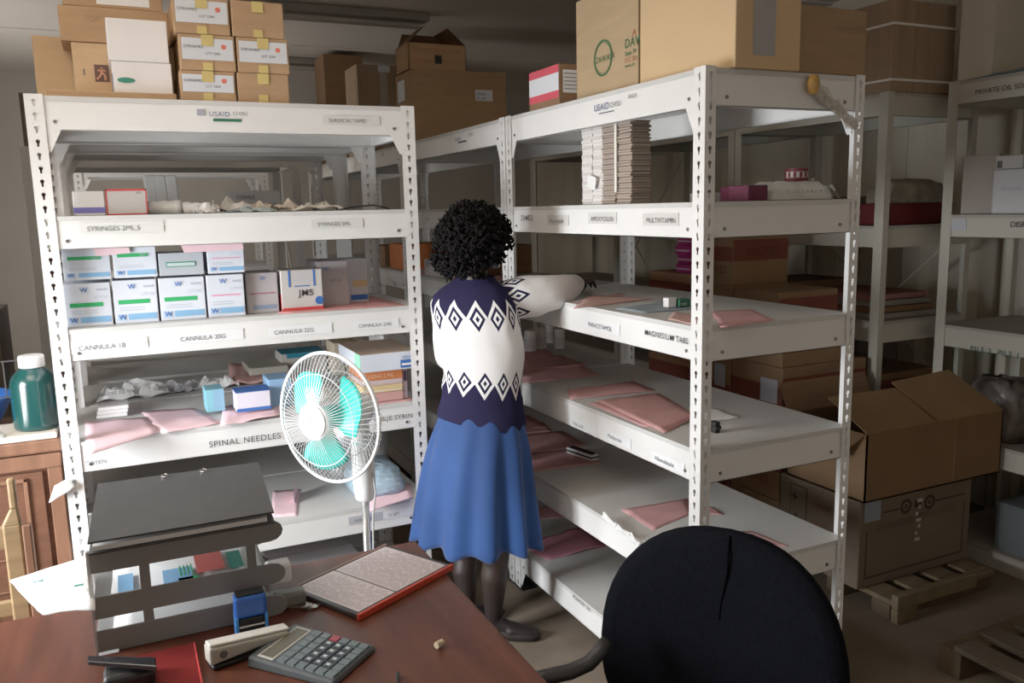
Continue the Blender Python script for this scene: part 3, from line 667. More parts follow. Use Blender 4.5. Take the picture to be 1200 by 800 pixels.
decal('darker_front', o, '-y', (-1.222+.025, z+.013), (-1.16, z+.091), 1.20, mat('cyan_shade', (.22, .44, .62), .6))
o = carton('white_blue_box', 'white box with deep blue lid edge and base, on the curled pink folder', 'box', -1.128, -1.01, 1.135, 1.24, z+.014, z+.082, mat('lilac_white', (.70, .68, .78), .6), seam=False)
decal('blue_base', o, '-y', (-1.128, z+.014), (-1.01, z+.026), 1.135, BLUE); MB().box((-1.128, 1.135, z+.0823), (-1.01, 1.24, z+.0835)).build('blue_top', BLUE, o)
o = carton('light_blue_box', 'mid blue box half behind the fan guard', 'box', -1.005, -.92, 1.20, 1.33, z+.001, z+.105, mat('sky_box', (.24, .42, .66), .6), seam=False)
# rear of shelf 4 seen on the second rack
zb = LV[3]+.0012
crumple('white_packets', 'bright white heap of packets on the rack behind, left end', -1.45, 1.72, zb, .26, .16, .07, PAPER, 21, 'packet')
crumple('grey_packet', 'flat grey packet beside the white heap on the rack behind', -1.28, 1.72, zb, .15, .12, .05, mat('soft_grey', (.45, .44, .46), .6), 22, 'packet')
crumple('white_packets', 'bright white cloth-like packet on the rack behind, centre left', -1.14, 1.74, zb, .17, .16, .07, PAPER, 23, 'packet')
sheet('pink_folder', 'salmon folder on the rack behind, centre', 'paper sheet', [(-1.09, 1.66, zb), (-.80, 1.66, zb), (-.80, 1.95, zb), (-1.06, 1.95, zb+.05)], mat('salmon_card', (.74, .42, .38), .8, ns=9, na=.08), seed=24, warp=.02)
o = carton('flat_box', 'grey-brown flat box lying on the salmon folder of the rack behind', 'box', -1.0, -.84, 1.72, 1.95, zb+.03, zb+.06, mat('grey_tan', (.42, .40, .34), .7), seam=False)
o = carton('blue_printed_box', 'white box with teal printed top, behind the top of the fan', 'box', -.855, -.66, 1.80, 1.95, zb+.002, zb+.095, mat('box_offwhite', (.62, .58, .53), .7), seam=False)
MB().box((-.85, 1.79, zb+.096), (-.665, 1.95, zb+.0975)).build('teal_top', TEALINK, o)
decal('teal_band', o, '-y', (-.83, zb+.075), (-.67, zb+.094), 1.80, TEALINK); text('Y', (-.83, 1.797, zb+.02), .04, '-y', PRINT, o)
for i in range(3):
    o = carton('cream_box', ['left cream upright box behind the top of the fan', 'middle ochre upright box behind the top of the fan', 'right cream upright box behind the top of the fan'][i], 'box', -.645+.052*i, -.60+.052*i, 1.70, 1.85, zb, zb+.14, (YEL if i == 1 else mat('cream_box', (.68, .55, .40), .7)), 'cream boxes behind the fan', seam=False)
# right end pile of shelf 4
z = zs_(3)
sheet('pink_folder', 'pink folder under the pile of boxes at the right of the syringe shelf', 'paper sheet', [(-.72, 1.06, z), (-.50, 1.06, z), (-.50, 1.40, z), (-.72, 1.40, z)], PINK, seed=14, warp=.0006)
pile = [(.0, .034, 'brown-pink flat box at the bottom of the right-hand pile', mat('dusty_pink', (.50, .26, .24), .7)), (.0345, .062, 'ochre banded flat box, second from the bottom of the right-hand pile', YEL), (.0625, .082, 'pale striped flat box in the middle of the right-hand pile', mat('pale_strip', (.55, .42, .40), .7)), (.0825, .118, 'orange flat box under the large white box of the right-hand pile', ORANGE)]
for i, (a, b, lab, m) in enumerate(pile):
    o = carton('flat_box', lab, 'box', -.695+.004*i, -.535, 1.08, 1.30, z+.003+a, z+.003+b, m, seam=False)
    if i == 3: text('LIGNO 2 INJ', (-.67, 1.077, z+.096), .018, '-y', mat('orange_pale', (.80, .50, .32), .7), o)
    if i == 1: decal('band', o, '-y', (-.69, z+.042), (-.54, z+.048), 1.08, mat('pale_band', (.70, .58, .42), .7))
o = carton('flat_box', 'large pale white box with blue label and green corner, top of the right-hand pile', 'box', -.70, -.485, 1.055, 1.38, z+.122, z+.188, mat('blue_white', (.62, .66, .74), .6, ns=5, na=.05), seam=True)
decal('blue_label', o, '-y', (-.55, z+.128), (-.488, z+.158), 1.055, BLUE); decal('white_line', o, '-y', (-.545, z+.137), (-.49, z+.145), 1.054, PAPER)
text('VENTA', (-.545, 1.052, z+.162), .016, '-y', BLUE, o); MB().box((-.7012, 1.055, z+.13), (-.7, 1.13, z+.188)).build('green_corner', mat('mint', (.25, .62, .42), .6), o)
MB().box((-.70, 1.055, z+.1885), (-.485, 1.38, z+.1895)).build('brown_top', mat('kraft_top', (.42, .30, .22), .8), o)
o = carton('narrow_box', 'narrow box with dark purple stripes squeezed against the right post', 'box', -.532, -.515, 1.09, 1.26, z+.003, z+.118, mat('lilac_box', (.55, .45, .52), .7), seam=False)
decal('purple_stripe', o, '-y', (-.529, z+.07), (-.518, z+.11), 1.09, mat('dark_purple', (.10, .04, .10), .7))
crumple('plastic_bag', 'clear plastic bag of supplies behind the fan on the syringe shelf', -.82, 1.30, z, .17, .2, .10, PLAST, 31, 'plastic bag')
# shelf 5
z = zs_(4)
shz('pink_sheet', 'folded pink sheet left of centre on the low shelf behind the folder tray', [(318, 606), (348, 604), (352, 573), (320, 575)], z, PINKL, 41, warp=.004)
q = MB(); c = U(345, 590, z=z); q.quad(c+Vector((0, 0, .001)), c+Vector((.03, .1, .001)), c+Vector((.03, .1, .06)), c+Vector((0, 0, .05))); tag(q.build('pink_card', PINKL), 'small upright folded pink card on the low shelf', 'card')
sheet('pink_folder', 'pink folder at the right of the low shelf, under the clear bag', 'paper sheet', [U(432, 600, z=z), U(484, 583, z=z), U(480, 566, z=z), U(436, 575, z=z)], PINKL, seed=42, warp=.003)
def bag(label, c, s, m, seed, n=18):
    q = MB(); vs = []
    for j in range(n//2+1):
        for i in range(n):
            th = 2*PI*i/n; ph = PI/2*j/(n//2)
            r_ = (abs(math.cos(th))**.5*(1 if math.cos(th) > 0 else -1), abs(math.sin(th))**.5*(1 if math.sin(th) > 0 else -1))
            k = 1+.12*mnoise.noise(Vector((th*2, ph*3, seed)))
            vs.append((c[0]+s[0]*r_[0]*math.cos(ph)**.4*k, c[1]+s[1]*r_[1]*math.cos(ph)**.4*k, c[2]+s[2]*math.sin(ph)*k))
    fs = [(j*n+i, j*n+(i+1) % n, (j+1)*n+(i+1) % n, (j+1)*n+i) for j in range(n//2) for i in range(n)]+[tuple(range(n))[::-1], tuple((n//2)*n+i for i in range(n))]
    return tag(q.add(vs, fs).build('plastic_bag', m, smooth=True), label, 'plastic bag')
bag('pale blue clear bag of packed tubing at the right of the low shelf', (-.62, 1.25, z+.004), (.10, .14, .10), mat('blue_bag', (.36, .50, .60), .35, ns=35, na=.25, bump=.5, stretch=(1, 1, 3)), 3)
bag('greyish bag slumped above the pale blue bag on the low shelf', (-.62, 1.50, z+.004), (.12, .08, .20), mat('grey_bag', (.45, .45, .46), .4, ns=15, na=.2, bump=.5), 5)
# carton on floor under rack
o = carton('floor_carton', 'brown carton on the floor under the left rack, beyond the fan pole', 'carton', -.80, -.50, 1.12, 1.5, .001, .155, CARD); 
carton('floor_carton', 'grey shadowed carton on the lowest shelf of the left rack', 'carton', -1.05, -.72, 1.10, 1.4, LV[5]+.001, LV[5]+.16, MEDG)

# ================================================================ RIGHT RACK CONTENTS
z = zs_(1)
rr = random.Random(2)
def bundle(label, x0, x1, y0, y1, z, h, m, n, jit, cat, tie=None):
    q = MB()
    for i in range(n):
        a = z+h*i/n; b = z+h*(i+1)/n-.0006; jx = rr.uniform(-jit, jit); jy = rr.uniform(-jit, jit)
        q.box((x0+jx, y0+jy, a), (x1+jx, y1+jy, b), i % len(m))
    o = q.build('card_bundle', m); tag(o, label, cat)
    if tie: MB().box((x0-.008, tie-.006, z+h*.15), (x0-.004, tie+.006, z+h+.0)).build('white_tie', STRAP, o)
    return o
W1 = mat('leaf_white', (.72, .68, .66), .8); W2 = mat('leaf_pale', (.60, .55, .53), .8)
B1 = mat('leaf_brown', (.30, .235, .19), .85); B2 = mat('leaf_tan', (.40, .33, .27), .85); B3 = mat('leaf_dark', (.20, .13, .10), .85)
bundle('white edge-on stack of packets on the upper shelf, left of the brown bundles', .05, .20, .675, .745, z, .262, [W1, W2, W1], 26, .003, 'stack of packets')
bundle('tall white edge-on stack, right of the other white stack', .05, .20, .605, .672, z, .262, [W1, W1, W2], 24, .002, 'stack of packets')
bundle('brown card bundle tied with a white strip, left of the pair', .045, .118, .515, .600, z, .258, [B1, B2, B3, B2], 60, .004, 'bundle of cards', tie=.507)
bundle('brown card bundle at the right end of the upright row', .045, .118, .425, .508, z, .262, [B2, B1, B2, B3], 60, .004, 'bundle of cards')
c = U(694, 213, x=.04); o = MB().box((.035, c.y-.025, c.z-.022), (.037, c.y+.03, c.z+.02)).build('hanging_ticket', PAPER); o.rotation_euler.x = .25; tag(o, 'small tilted white ticket stuck on the white packet stack', 'ticket')
carton('magenta_box', 'dark magenta box low on the upper shelf, left of the near post', 'box', .30, .42, .20, .30, z, z+.045, MAG, seam=False)
carton('white_small_box', 'small pale box between brown bundle and magenta box', 'box', .27, .36, .34, .42, z, z+.030, mat('dim_white', (.55, .52, .50), .7), seam=False)
carton('magenta_box', 'dark magenta box just right of the near post on the upper shelf', 'box', .20, .275, .055, .14, z, z+.045, MAG, seam=False)
def pack(label, a, b, m, seed):
    q = MB(); n = 10; x0, y0, z0 = a; x1, y1, z1 = b
    top = []; 
    for j in range(n+1):
        for i in range(n+1):
            u = i/n; v = j/n; e = min(1, 6*min(u, v, 1-u, 1-v))
            top.append((x0+(x1-x0)*u, y0+(y1-y0)*v, z0+.001+(z1-z0)*(e**.5)*(1+.15*mnoise.noise(Vector((u*6, v*6, seed))))))
    q.add(top, [(j*(n+1)+i, j*(n+1)+i+1, (j+1)*(n+1)+i+1, (j+1)*(n+1)+i) for j in range(n) for i in range(n)])
    q.add([(p[0], p[1], z0) for p in top], [(j*(n+1)+i, (j+1)*(n+1)+i, (j+1)*(n+1)+i+1, j*(n+1)+i+1) for j in range(n) for i in range(n)])
    return q.build('wrapped_pack', m, smooth=True)
o = pack('', (.285, .05, z), (.545, .20, z+.052), mat('pack_film', (.56, .55, .50), .3, ns=18, na=.18, bump=.4), 1); tag(o, 'white pack wrapped in clear film on the upper shelf end', 'wrapped pack')
q = MB()
for i in range(9): q.box((.345+.018*i, .046, z+.020), (.352+.018*i, .049, z+.028))
q.build('print_row', mat('film_print', (.46, .47, .44), .5), o)
crumple('crumpled_film', 'crumpled clear film tail right of the wrapped pack', .53, .12, z, .09, .12, .09, PLAST, 8, 'plastic film')
o = MB().lathe([(.030, 0), (.034, .002), (.034, .010), (.033, .012), (.033, .028), (.034, .030), (.034, .036), (.030, .038)], (.455, .13, z+.056), 24).build('striped_tin', mat('tin_white', (.55, .50, .50), .5), smooth=False); tag(o, 'round maroon and white striped tin on top of the wrapped pack', 'tin')
q = MB()
for k in range(24):
    if k % 2 == 0:
        t0, t1 = 2*PI*k/24, 2*PI*(k+1)/24; q.quad(*[(.455+.0345*math.cos(t), .13+.0345*math.sin(t), z+.056+h) for t, h in ((t0, .012), (t1, .012), (t1, .028), (t0, .028))])
q.build('stripes', DRED, o); MB().cyl((.455, .13, z+.056), .0347, .011, 24).build('band', DRED, o); MB().cyl((.455, .13, z+.085), .0347, .010, 24).build('lid', DRED, o)
z = zs_(2)
def sh4(name, label, pix, lvl, m, seed, **k): return shz(name, label, pix, zs_(lvl), m, seed, **k)
sh4('pink_folder', 'pink folder beside the woman\'s hand on the third shelf', [(672, 357), (725, 343), (735, 346), (690, 348)], 2, PINK, 51, warp=.002)
sh4('pink_folder', 'pink folder between the hand and the blue-grey folder', [(672, 362), (738, 354), (766, 350), (690, 346)], 2, mat('salmon_folder', (.60, .36, .32), .85, ns=9, na=.1), 52, warp=.003)
sh4('blue_folder', 'blue-grey folder under the small white and green boxes', [(755, 367), (815, 362), (800, 350), (722, 362)], 2, mat('blue_grey_card', (.28, .34, .38), .8, ns=9, na=.1), 53, warp=.001)
sh4('pink_folder', 'tan-pink folder in front of the green box, behind the near post', [(783, 374), (818, 382), (828, 372), (790, 366)], 2, mat('salmon_folder', (.6, .36, .32)), 54, warp=.002)
sh4('pink_folder', 'pink folder right of the near post on the third shelf', [(845, 384), (908, 375), (880, 362), (832, 365)], 2, PINK, 55, warp=.002)
c = U(783, 362, z=z); o = carton('small_box', 'small cube-like white box on the blue-grey folder', 'box', c.x, c.x+.034, c.y, c.y+.03, z+.004, z+.036, WBOX, seam=False)
c = U(799, 361, z=z); o = carton('small_box', 'small dark green box right of the small white box', 'box', c.x-.01, c.x+.036, c.y, c.y+.03, z+.004, z+.030, DGREEN, seam=False)
text('MED', (c.x-.004, c.y-.002, z+.010), .012, '-y', PAPER, o)
# white bottles on shelf 4
z = zs_(3)
def tub(label, px, py, r, h, grp='white tubs behind the woman'):
    c = U(px, py, z=z); o = MB().lathe([(r*.9, 0), (r, .004), (r, h*.70), (r*.93, h*.76), (r*.93, h*.77)], c, 24).build('pill_tub', mat('tub_white', (.72, .69, .66), .45), smooth=True); tag(o, label, 'tub', grp)
    MB().lathe([(r*.98, h*.775), (r*.98, h*.97), (r*.9, h)], c, 24).build('lid', mat('lid_white', (.78, .75, .72), .4), o)
    MB().lathe([(r*1.01, h*.15), (r*1.01, h*.60)], c, 24).build('paper_label', mat('tub_label', (.60, .55, .55), .7), o)
tub('white plastic tub nearest the woman on the pink folder shelf', 622, 411, .031, .105); tub('second white plastic tub from the woman', 634, 408, .028, .105)
tub('white plastic tub set back between the second and the rightmost', 644, 401, .024, .10); tub('rightmost white plastic tub, apart from the group', 656, 408, .027, .10)
sh4('pink_folder', 'pink folder just in front of the white tubs', [(612, 424), (655, 420), (640, 410), (612, 412)], 3, PINK, 61, warp=.002)
sh4('pink_folder', 'narrow pink folder, second behind the largest left pink folder', [(612, 433), (674, 427), (660, 419), (612, 424)], 3, PINK, 62, warp=.002)
sh4('pink_folder', 'pink folder beside the woman\'s waist, curled at its front', [(612, 449), (703, 440), (680, 427), (612, 434)], 3, PINK, 63, warp=.004)
sh4('pink_folder', 'wide pink folder behind the crossed pair on the fourth shelf', [(668, 468), (768, 458), (742, 447), (664, 457)], 3, PINK, 64, warp=.004)
sh4('pink_folder', 'large pink folder lying nearest the near post on the fourth shelf', [(700, 470), (778, 508), (818, 489), (772, 461)], 3, mat('pink_two', (.62, .32, .31), .85, ns=9, na=.12), 65, warp=.006)
sh4('pink_folder', 'long pink folder edge peeking out under the large near folder', [(690, 472), (755, 500), (795, 500), (775, 462)], 3, PINK, 66, warp=.001)
sh4('white_sheet', 'white sheet corner sticking out right of the near post', [(822, 495), (866, 490), (842, 480), (815, 478)], 3, PAPER, 67, warp=.004)
c = U(838, 508, z=z); MBk = MB().box((c.x, c.y, z), (c.x+.02, c.y+.03, z+.035)).box((c.x-.003, c.y-.003, z+.012), (c.x+.023, c.y+.033, z+.022)).build('black_clip', BLACK, bevel=.002); tag(MBk, 'small black clip standing behind the near post on the fourth shelf', 'clip')
# shelf 5
sh4('pink_folder', 'pink folder at the far left of the fifth shelf, beside the skirt', [(612, 508), (648, 505), (636, 494), (612, 494)], 4, PINK, 71, warp=.002)
sh4('pink_folder', 'middle pink folder beside the skirt on the fifth shelf', [(615, 527), (670, 520), (652, 508), (615, 512)], 4, PINK, 72, warp=.003)
sh4('pink_folder', 'pink folder under the black and white box on the fifth shelf', [(618, 553), (705, 543), (676, 526), (618, 531)], 4, PINK, 73, warp=.002)
sh4('pink_folder', 'large pink folder behind the near post on the fifth shelf', [(727, 597), (765, 621), (812, 601), (806, 584)], 4, PINK, 74, warp=.004)
sh4('pink_folder', 'small pink folder tip right of the near post on the fifth shelf', [(812, 603), (848, 603), (835, 594), (812, 594)], 4, PINK, 75, warp=.001)
sh4('pink_folder', 'pink folder edge showing over the chair back', [(855, 622), (905, 640), (925, 640), (880, 622)], 4, PINK, 76, warp=.002)
z = zs_(4)
a = U(668, 530, z=z); b = U(697, 540, z=z)
M = Matrix.Translation(((a.x+b.x)/2, (a.y+b.y)/2, z+.003))@Matrix.Rotation(math.atan2(b.y-a.y, b.x-a.x), 4, 'Z')
L = (b-a).length/2
o = MB().box((-L, -.02, 0), (L, .02, .026), M=M).build('small_box', PAPER, bevel=.002); tag(o, 'small black and white striped box on the pink folder of the fifth shelf', 'box')
MB().box((-L-.001, -.021, .009), (L+.001, .021, .016), M=M).build('black_stripe', PRINT, o); MB().box((-L+.004, -.016, .0262), (L-.004, .016, .027), M=M).build('black_top', PRINT, o)
# crumpled white bracket on the shelf front edge
a = U(711, 612, z=.50); 
q = MB(); rr = random.Random(9); base = [U(709, 604, x=-.012), U(725, 618, x=-.014), U(740, 628, x=-.016), U(752, 640, x=-.014)]
for i in range(len(base)-1):
    for k in range(3):
        p0 = base[i]+Vector((rr.uniform(-.008, 0), 0, rr.uniform(-.008, .012))); p1 = base[i+1]+Vector((rr.uniform(-.008, 0), 0, rr.uniform(-.008, .012)))
        q.tube([p0, p0.lerp(p1, .5)+Vector((-.004, 0, rr.uniform(-.004, .006))), p1], .006, 5)
tag(q.build('bent_strip', PAPER), 'crumpled white plastic strip clipped along the fifth shelf edge', 'plastic strip')
# shelf 6
sh4('pink_folder', 'dim pink folder at the back of the bottom shelf', [(618, 610), (665, 606), (652, 592), (618, 596)], 5, PINK, 81, warp=.002)
sh4('pink_folder', 'curved pink folder nearest the corner foot of the bottom shelf', [(614, 640), (640, 657), (712, 640), (680, 617)], 5, mat('deep_pink', (.55, .22, .28), .85, ns=9, na=.1), 82, warp=.010)
# second bay of the aisle rack
z = LV[2]+.0012
FY0 = U(524, 305, x=.02).y; FY1 = U(497, 305, x=.02).y
o = carton('flower_box', 'white box with pink flower print, left of the woman\'s head', 'box', .02, .13, FY0, FY1, z, z+.085, mat('rosy_white', (.66, .60, .60), .7), seam=False)
decal('pink_flower', o, '-x', (FY0+.09, z+.02), (FY0+.04, z+.05), .02, mat('rose', (.65, .10, .25), .7)); decal('pink_flower', o, '-x', (FY1-.03, z+.05), (FY1-.10, z+.07), .02, MC['soft_print'])
for i, (px0, px1, py) in enumerate(((446, 478, 345), (500, 530, 325))):
    c = U(px0, 322, z=z); sheet('pink_folder', ['pink folder on the aisle rack seen between left rack posts', 'pink folder beside the pink flower box'][i], 'paper sheet', [(.03, 2.25-.42*i, z), (.35, 2.2-.42*i, z), (.38, 2.5-.42*i, z), (.03, 2.55-.42*i, z)], PINK, seed=90+i, warp=.003)
for i in range(3):
    zz = LV[3]+.0012; sheet('pink_folder', ['pink folder behind the woman\'s elbow, second bay', 'middle pink folder of the second bay fourth shelf', 'far pink folder of the second bay fourth shelf'][i], 'paper sheet', [(.03, 1.35+.38*i, zz), (.40, 1.32+.38*i, zz), (.42, 1.6+.38*i, zz), (.05, 1.64+.38*i, zz)], PINK, seed=95+i, warp=.003)
    zz = LV[4]+.0012; sheet('pink_folder', ['pink folder low behind the skirt, second bay', 'middle pink folder low in the second bay', 'far pink folder low in the second bay'][i], 'paper sheet', [(.03, 1.35+.38*i, zz), (.40, 1.32+.38*i, zz), (.42, 1.6+.38*i, zz), (.05, 1.64+.38*i, zz)], PINK, seed=99+i, warp=.003)
carton('orange_carton', 'orange-brown carton on the third aisle rack, seen between the left rack posts', 'carton', .05, .35, 2.85, 3.1, LV[2]+.001, LV[2]+.15, ORANGE)
carton('orange_carton', 'dark orange carton stacked deeper on the third aisle rack', 'carton', .05, .35, 3.2, 3.5, LV[2]+.001, LV[2]+.13, CARDD)
carton('brown_carton', 'dark brown carton behind the woman\'s head on the second bay', 'carton', .25, .55, 2.15, 2.5, LV[2]+.08, LV[2]+.23, CARDD, seam=False)
bpy.data.objects['brown_carton'].location.z = LV[2]+.0015
# ================================================================ BACK RIGHT: cartons on the cream racks
zb = LVR[2]+.001
CRD = mat('red_printed_brown', (.24, .14, .075), .85, ns=5, na=.1)
RP = mat('faded_red', (.17, .045, .03), .8)
def redbox(label, x0, x1, y0, y1, z0, z1, txt='GLOVES', fade=MC['faded_red']):
    o = carton('printed_carton', label, 'carton', x0, x1, y0, y1, z0, z1, CRD, seam=True)
    h = z1-z0; decal('red_band', o, '-x', (y1-.002, z0+h*.45), (y0+.002, z0+h*.72), x0, fade); decal('red_band', o, '-y', (x0+.002, z0+h*.45), (x1-.002, z0+h*.85), y0, fade)
    text(txt, (x0+.08, y0-.002, z0+h*.55), h*.22, '-y', mat('dark_brown_ink', (.09, .03, .02), .8), o); text(txt, (x0-.002, y1-.05, z0+h*.22), h*.2, '-x', RP, o)
    return o
X0 = 1.15
def stackbox(label, x1, y0, y1, z0, z1, txt='GLOVES'): return redbox(label, X0, x1, y0, y1, z0, z1, txt)
stackbox('lowest carton of the near column in the floor stack behind the near rack', 1.66, .90, 1.235, .002, .30)
stackbox('second carton up in the near column of the floor stack', 1.66, .90, 1.235, .3015, .60)
c3 = stackbox('third carton up in the near column, two pale stickers on its side', 1.66, .90, 1.235, .6015, .915)
a = U(903, 452, x=X0-.002); decal('pale_sticker', c3, '-x', (U(892, 440, x=X0).y, U(892, 443, x=X0).z-.10), (U(912, 440, x=X0).y, U(900, 443, x=X0).z), X0-.002, mat('sticker_grey', (.45, .46, .50), .7))
stackbox('fourth carton up in the near column, plain brown and slightly shorter', 1.52, .905, 1.20, .9165, 1.06)
c5 = stackbox('top carton of the near column with a white slip at its corner', 1.50, .935, 1.235, 1.0615, 1.247)
decal('white_slip', c5, '-x', (1.05, 1.15), (.955, 1.185), X0-.002, PAPERC)
stackbox('base carton of the far column in the floor stack', 1.50, 1.245, 1.52, .002, .45)
c6 = stackbox('second carton of the far column, pale sticker on its side', 1.50, 1.245, 1.52, .4515, .90)
decal('pale_sticker', c6, '-x', (1.36, .76), (1.28, .87), X0-.002, MC['sticker_grey'])
stackbox('third carton of the far column, mostly behind the third shelf', 1.50, 1.245, 1.52, .9015, 1.255)
stackbox('top carton of the far column with red print, seen right of the near post', 1.49, 1.245, 1.52, 1.2565, 1.507)
for k, (za, zb_) in enumerate(((.002, .43), (.4315, .86), (.8615, 1.29))):
    o = carton('printed_carton', ['bottom orange-brown carton of the column under the magenta boxes', 'middle orange-brown carton of the column under the magenta boxes', 'orange-brown carton directly under the magenta boxes'][k], 'carton', X0, 1.50, 1.53, 1.93, za, zb_, mat('orange_brown', (.30, .15, .08), .8)); decal('red_band', o, '-x', (1.925, za+.28), (1.535, za+.38), X0, RP)
for k in range(4):
    z0 = 1.2915+k*.047; jj = [0, .01, -.005, .008][k]
    o = carton('magenta_box', ['lowest of four magenta boxes on the orange-brown carton', 'second lowest magenta box on the orange-brown carton', 'third magenta box up on the orange-brown carton', 'top magenta box of the four on the orange-brown carton'][k], 'box', X0+.01+jj, 1.36, 1.56, 1.70, z0, z0+.0455, mat('bright_magenta', (.30, .02, .12), .6), 'magenta boxes', seam=False)
    decal('white_stripe', o, '-x', (1.695, z0+.018), (1.58, z0+.026), X0+.01+jj, mat('pink_white', (.5, .36, .40), .6))
z1 = LVR[3]+.001
redbox('brown carton with red print on the cream rack, half behind the right post', 1.745, 2.24, .98, 1.48, z1, .80)
carton('brown_carton', 'dark plain carton deeper on the same cream shelf', 'carton', 1.745, 2.2, 2.0, 2.7, z1, .86, CARDD)
carton('brown_carton', 'long dark brown carton on the upper cream shelf behind the floor stack', 'carton', 1.75, 2.2, 1.5, 1.86, zb, 1.22, CARDD)
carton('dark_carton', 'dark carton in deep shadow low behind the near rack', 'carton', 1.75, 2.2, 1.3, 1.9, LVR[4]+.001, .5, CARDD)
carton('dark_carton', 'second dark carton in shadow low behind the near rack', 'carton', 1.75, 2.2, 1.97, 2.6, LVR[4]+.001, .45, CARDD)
# flat cartons on the L3 near end
for k in range(4):
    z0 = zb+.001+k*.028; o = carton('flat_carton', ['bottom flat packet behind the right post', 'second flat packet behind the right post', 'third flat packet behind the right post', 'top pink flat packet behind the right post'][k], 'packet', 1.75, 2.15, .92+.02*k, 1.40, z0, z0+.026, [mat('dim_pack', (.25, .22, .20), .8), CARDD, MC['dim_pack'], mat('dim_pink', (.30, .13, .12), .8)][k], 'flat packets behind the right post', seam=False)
# bag + red box on R2 level 2
zc = LVR[1]+.001
o = carton('red_box', 'dark red box under the silvery bag behind the right post', 'box', 1.80, 2.22, .92, 1.10, zc, zc+.10, DRED, seam=False)
bag('silvery brown plastic bag on the dark red box', (2.0, 1.01, zc+.102), (.20, .10, .11), mat('silver_film', (.26, .23, .18), .3, ns=18, na=.35, bump=.6), 9)
o = carton('red_box', 'small red box with white lettering between the two posts', 'box', 1.74, 1.9, 1.13, 1.26, zc, zc+.09, mat('mid_red', (.34, .05, .05), .7), seam=False); decal('white_band', o, '-x', (1.25, zc+.05), (1.14, zc+.07), 1.74, mat('dim_white', (.55, .52, .50), .7)); decal('white_band', o, '-y', (1.745, zc+.05), (1.89, zc+.07), 1.13, MC['dim_white'])
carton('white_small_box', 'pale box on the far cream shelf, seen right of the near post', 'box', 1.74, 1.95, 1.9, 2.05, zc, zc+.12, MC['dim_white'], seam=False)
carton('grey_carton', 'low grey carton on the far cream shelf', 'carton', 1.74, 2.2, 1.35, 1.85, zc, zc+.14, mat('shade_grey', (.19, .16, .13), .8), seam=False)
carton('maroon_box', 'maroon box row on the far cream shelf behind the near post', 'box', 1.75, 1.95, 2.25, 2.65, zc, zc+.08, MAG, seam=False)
for i in range(4):
    for j in range(2):
        c = (1.80+.09*j, 3.30+.10*i, zc)
        o = MB().lathe([(.030, 0), (.034, .01), (.034, .20), (.020, .235), (.018, .25)], c, 12).build('clear_bottle', mat('dim_bottle', (.34, .32, .30), .3), smooth=True); tag(o, 'pale bottle in the group standing on the dim far rack', 'bottle', 'pale bottles on the far rack'); MB().cyl((c[0], c[1], zc+.25), .02, .03, 12).build('cap', MC['dim_white'], o)
# right edge rack contents
def YP(px, x): return U(px, 220, x=x).y
zc = LVT[1]+.001
a = bX(1118, 1133, 183, 1.66)
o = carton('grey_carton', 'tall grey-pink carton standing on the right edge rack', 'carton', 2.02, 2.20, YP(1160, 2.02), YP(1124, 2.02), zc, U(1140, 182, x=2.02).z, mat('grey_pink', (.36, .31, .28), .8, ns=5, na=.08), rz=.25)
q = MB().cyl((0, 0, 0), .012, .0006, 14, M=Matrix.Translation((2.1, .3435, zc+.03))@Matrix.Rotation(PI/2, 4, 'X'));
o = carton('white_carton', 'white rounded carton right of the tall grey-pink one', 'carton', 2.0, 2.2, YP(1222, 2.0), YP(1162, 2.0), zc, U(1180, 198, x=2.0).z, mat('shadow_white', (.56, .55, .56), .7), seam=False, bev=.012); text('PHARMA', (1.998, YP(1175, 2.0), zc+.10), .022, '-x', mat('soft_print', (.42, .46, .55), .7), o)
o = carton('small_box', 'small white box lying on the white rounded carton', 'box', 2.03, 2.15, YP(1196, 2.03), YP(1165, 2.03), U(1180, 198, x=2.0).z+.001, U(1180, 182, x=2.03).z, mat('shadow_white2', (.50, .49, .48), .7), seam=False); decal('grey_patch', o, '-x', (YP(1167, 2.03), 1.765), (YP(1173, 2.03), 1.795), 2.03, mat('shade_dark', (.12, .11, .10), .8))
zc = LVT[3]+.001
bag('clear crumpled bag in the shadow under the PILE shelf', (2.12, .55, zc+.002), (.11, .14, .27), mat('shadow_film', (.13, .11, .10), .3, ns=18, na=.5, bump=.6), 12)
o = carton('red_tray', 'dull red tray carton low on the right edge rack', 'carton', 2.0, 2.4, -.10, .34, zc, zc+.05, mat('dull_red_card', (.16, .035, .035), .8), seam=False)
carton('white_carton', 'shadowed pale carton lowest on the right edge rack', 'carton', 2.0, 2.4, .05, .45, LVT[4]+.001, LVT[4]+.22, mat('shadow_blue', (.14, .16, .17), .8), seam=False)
# floor cartons on pallet
PALW = mat('pallet_wood', (.15, .105, .058), .8, ns=9, na=.25, stretch=(1, 6, 1))
PALD = mat('pallet_wood_dark', (.09, .06, .035), .8, ns=9, na=.25)
r = empty('wooden_pallet', (1.45, .6, 0), 'low wooden pallet under the two large floor cartons', 'pallet')
for i in range(3):
    yy = .30+.235*i; MB().box((1.17, yy, 0), (1.76, yy+.09, .062)).build('block_rail', PALD, r, bevel=.004)
for i in range(4):
    xx = 1.17+.165*i; MB().box((xx, .29, .063), (xx+.115, .866, .084)).build('deck_board', PALW, r, bevel=.003)
o = MB().box((1.16, .255, .001), (1.27, .287, .0595)).box((1.16, .255, .06), (1.62, .287, .118)).build('timber_block', PALW, bevel=.004); tag(o, 'pale timber offcut leaning against the front of the pallet', 'timber')
g2 = mat('grey_cardboard', (.14, .10, .07), .85, ns=5, na=.09)
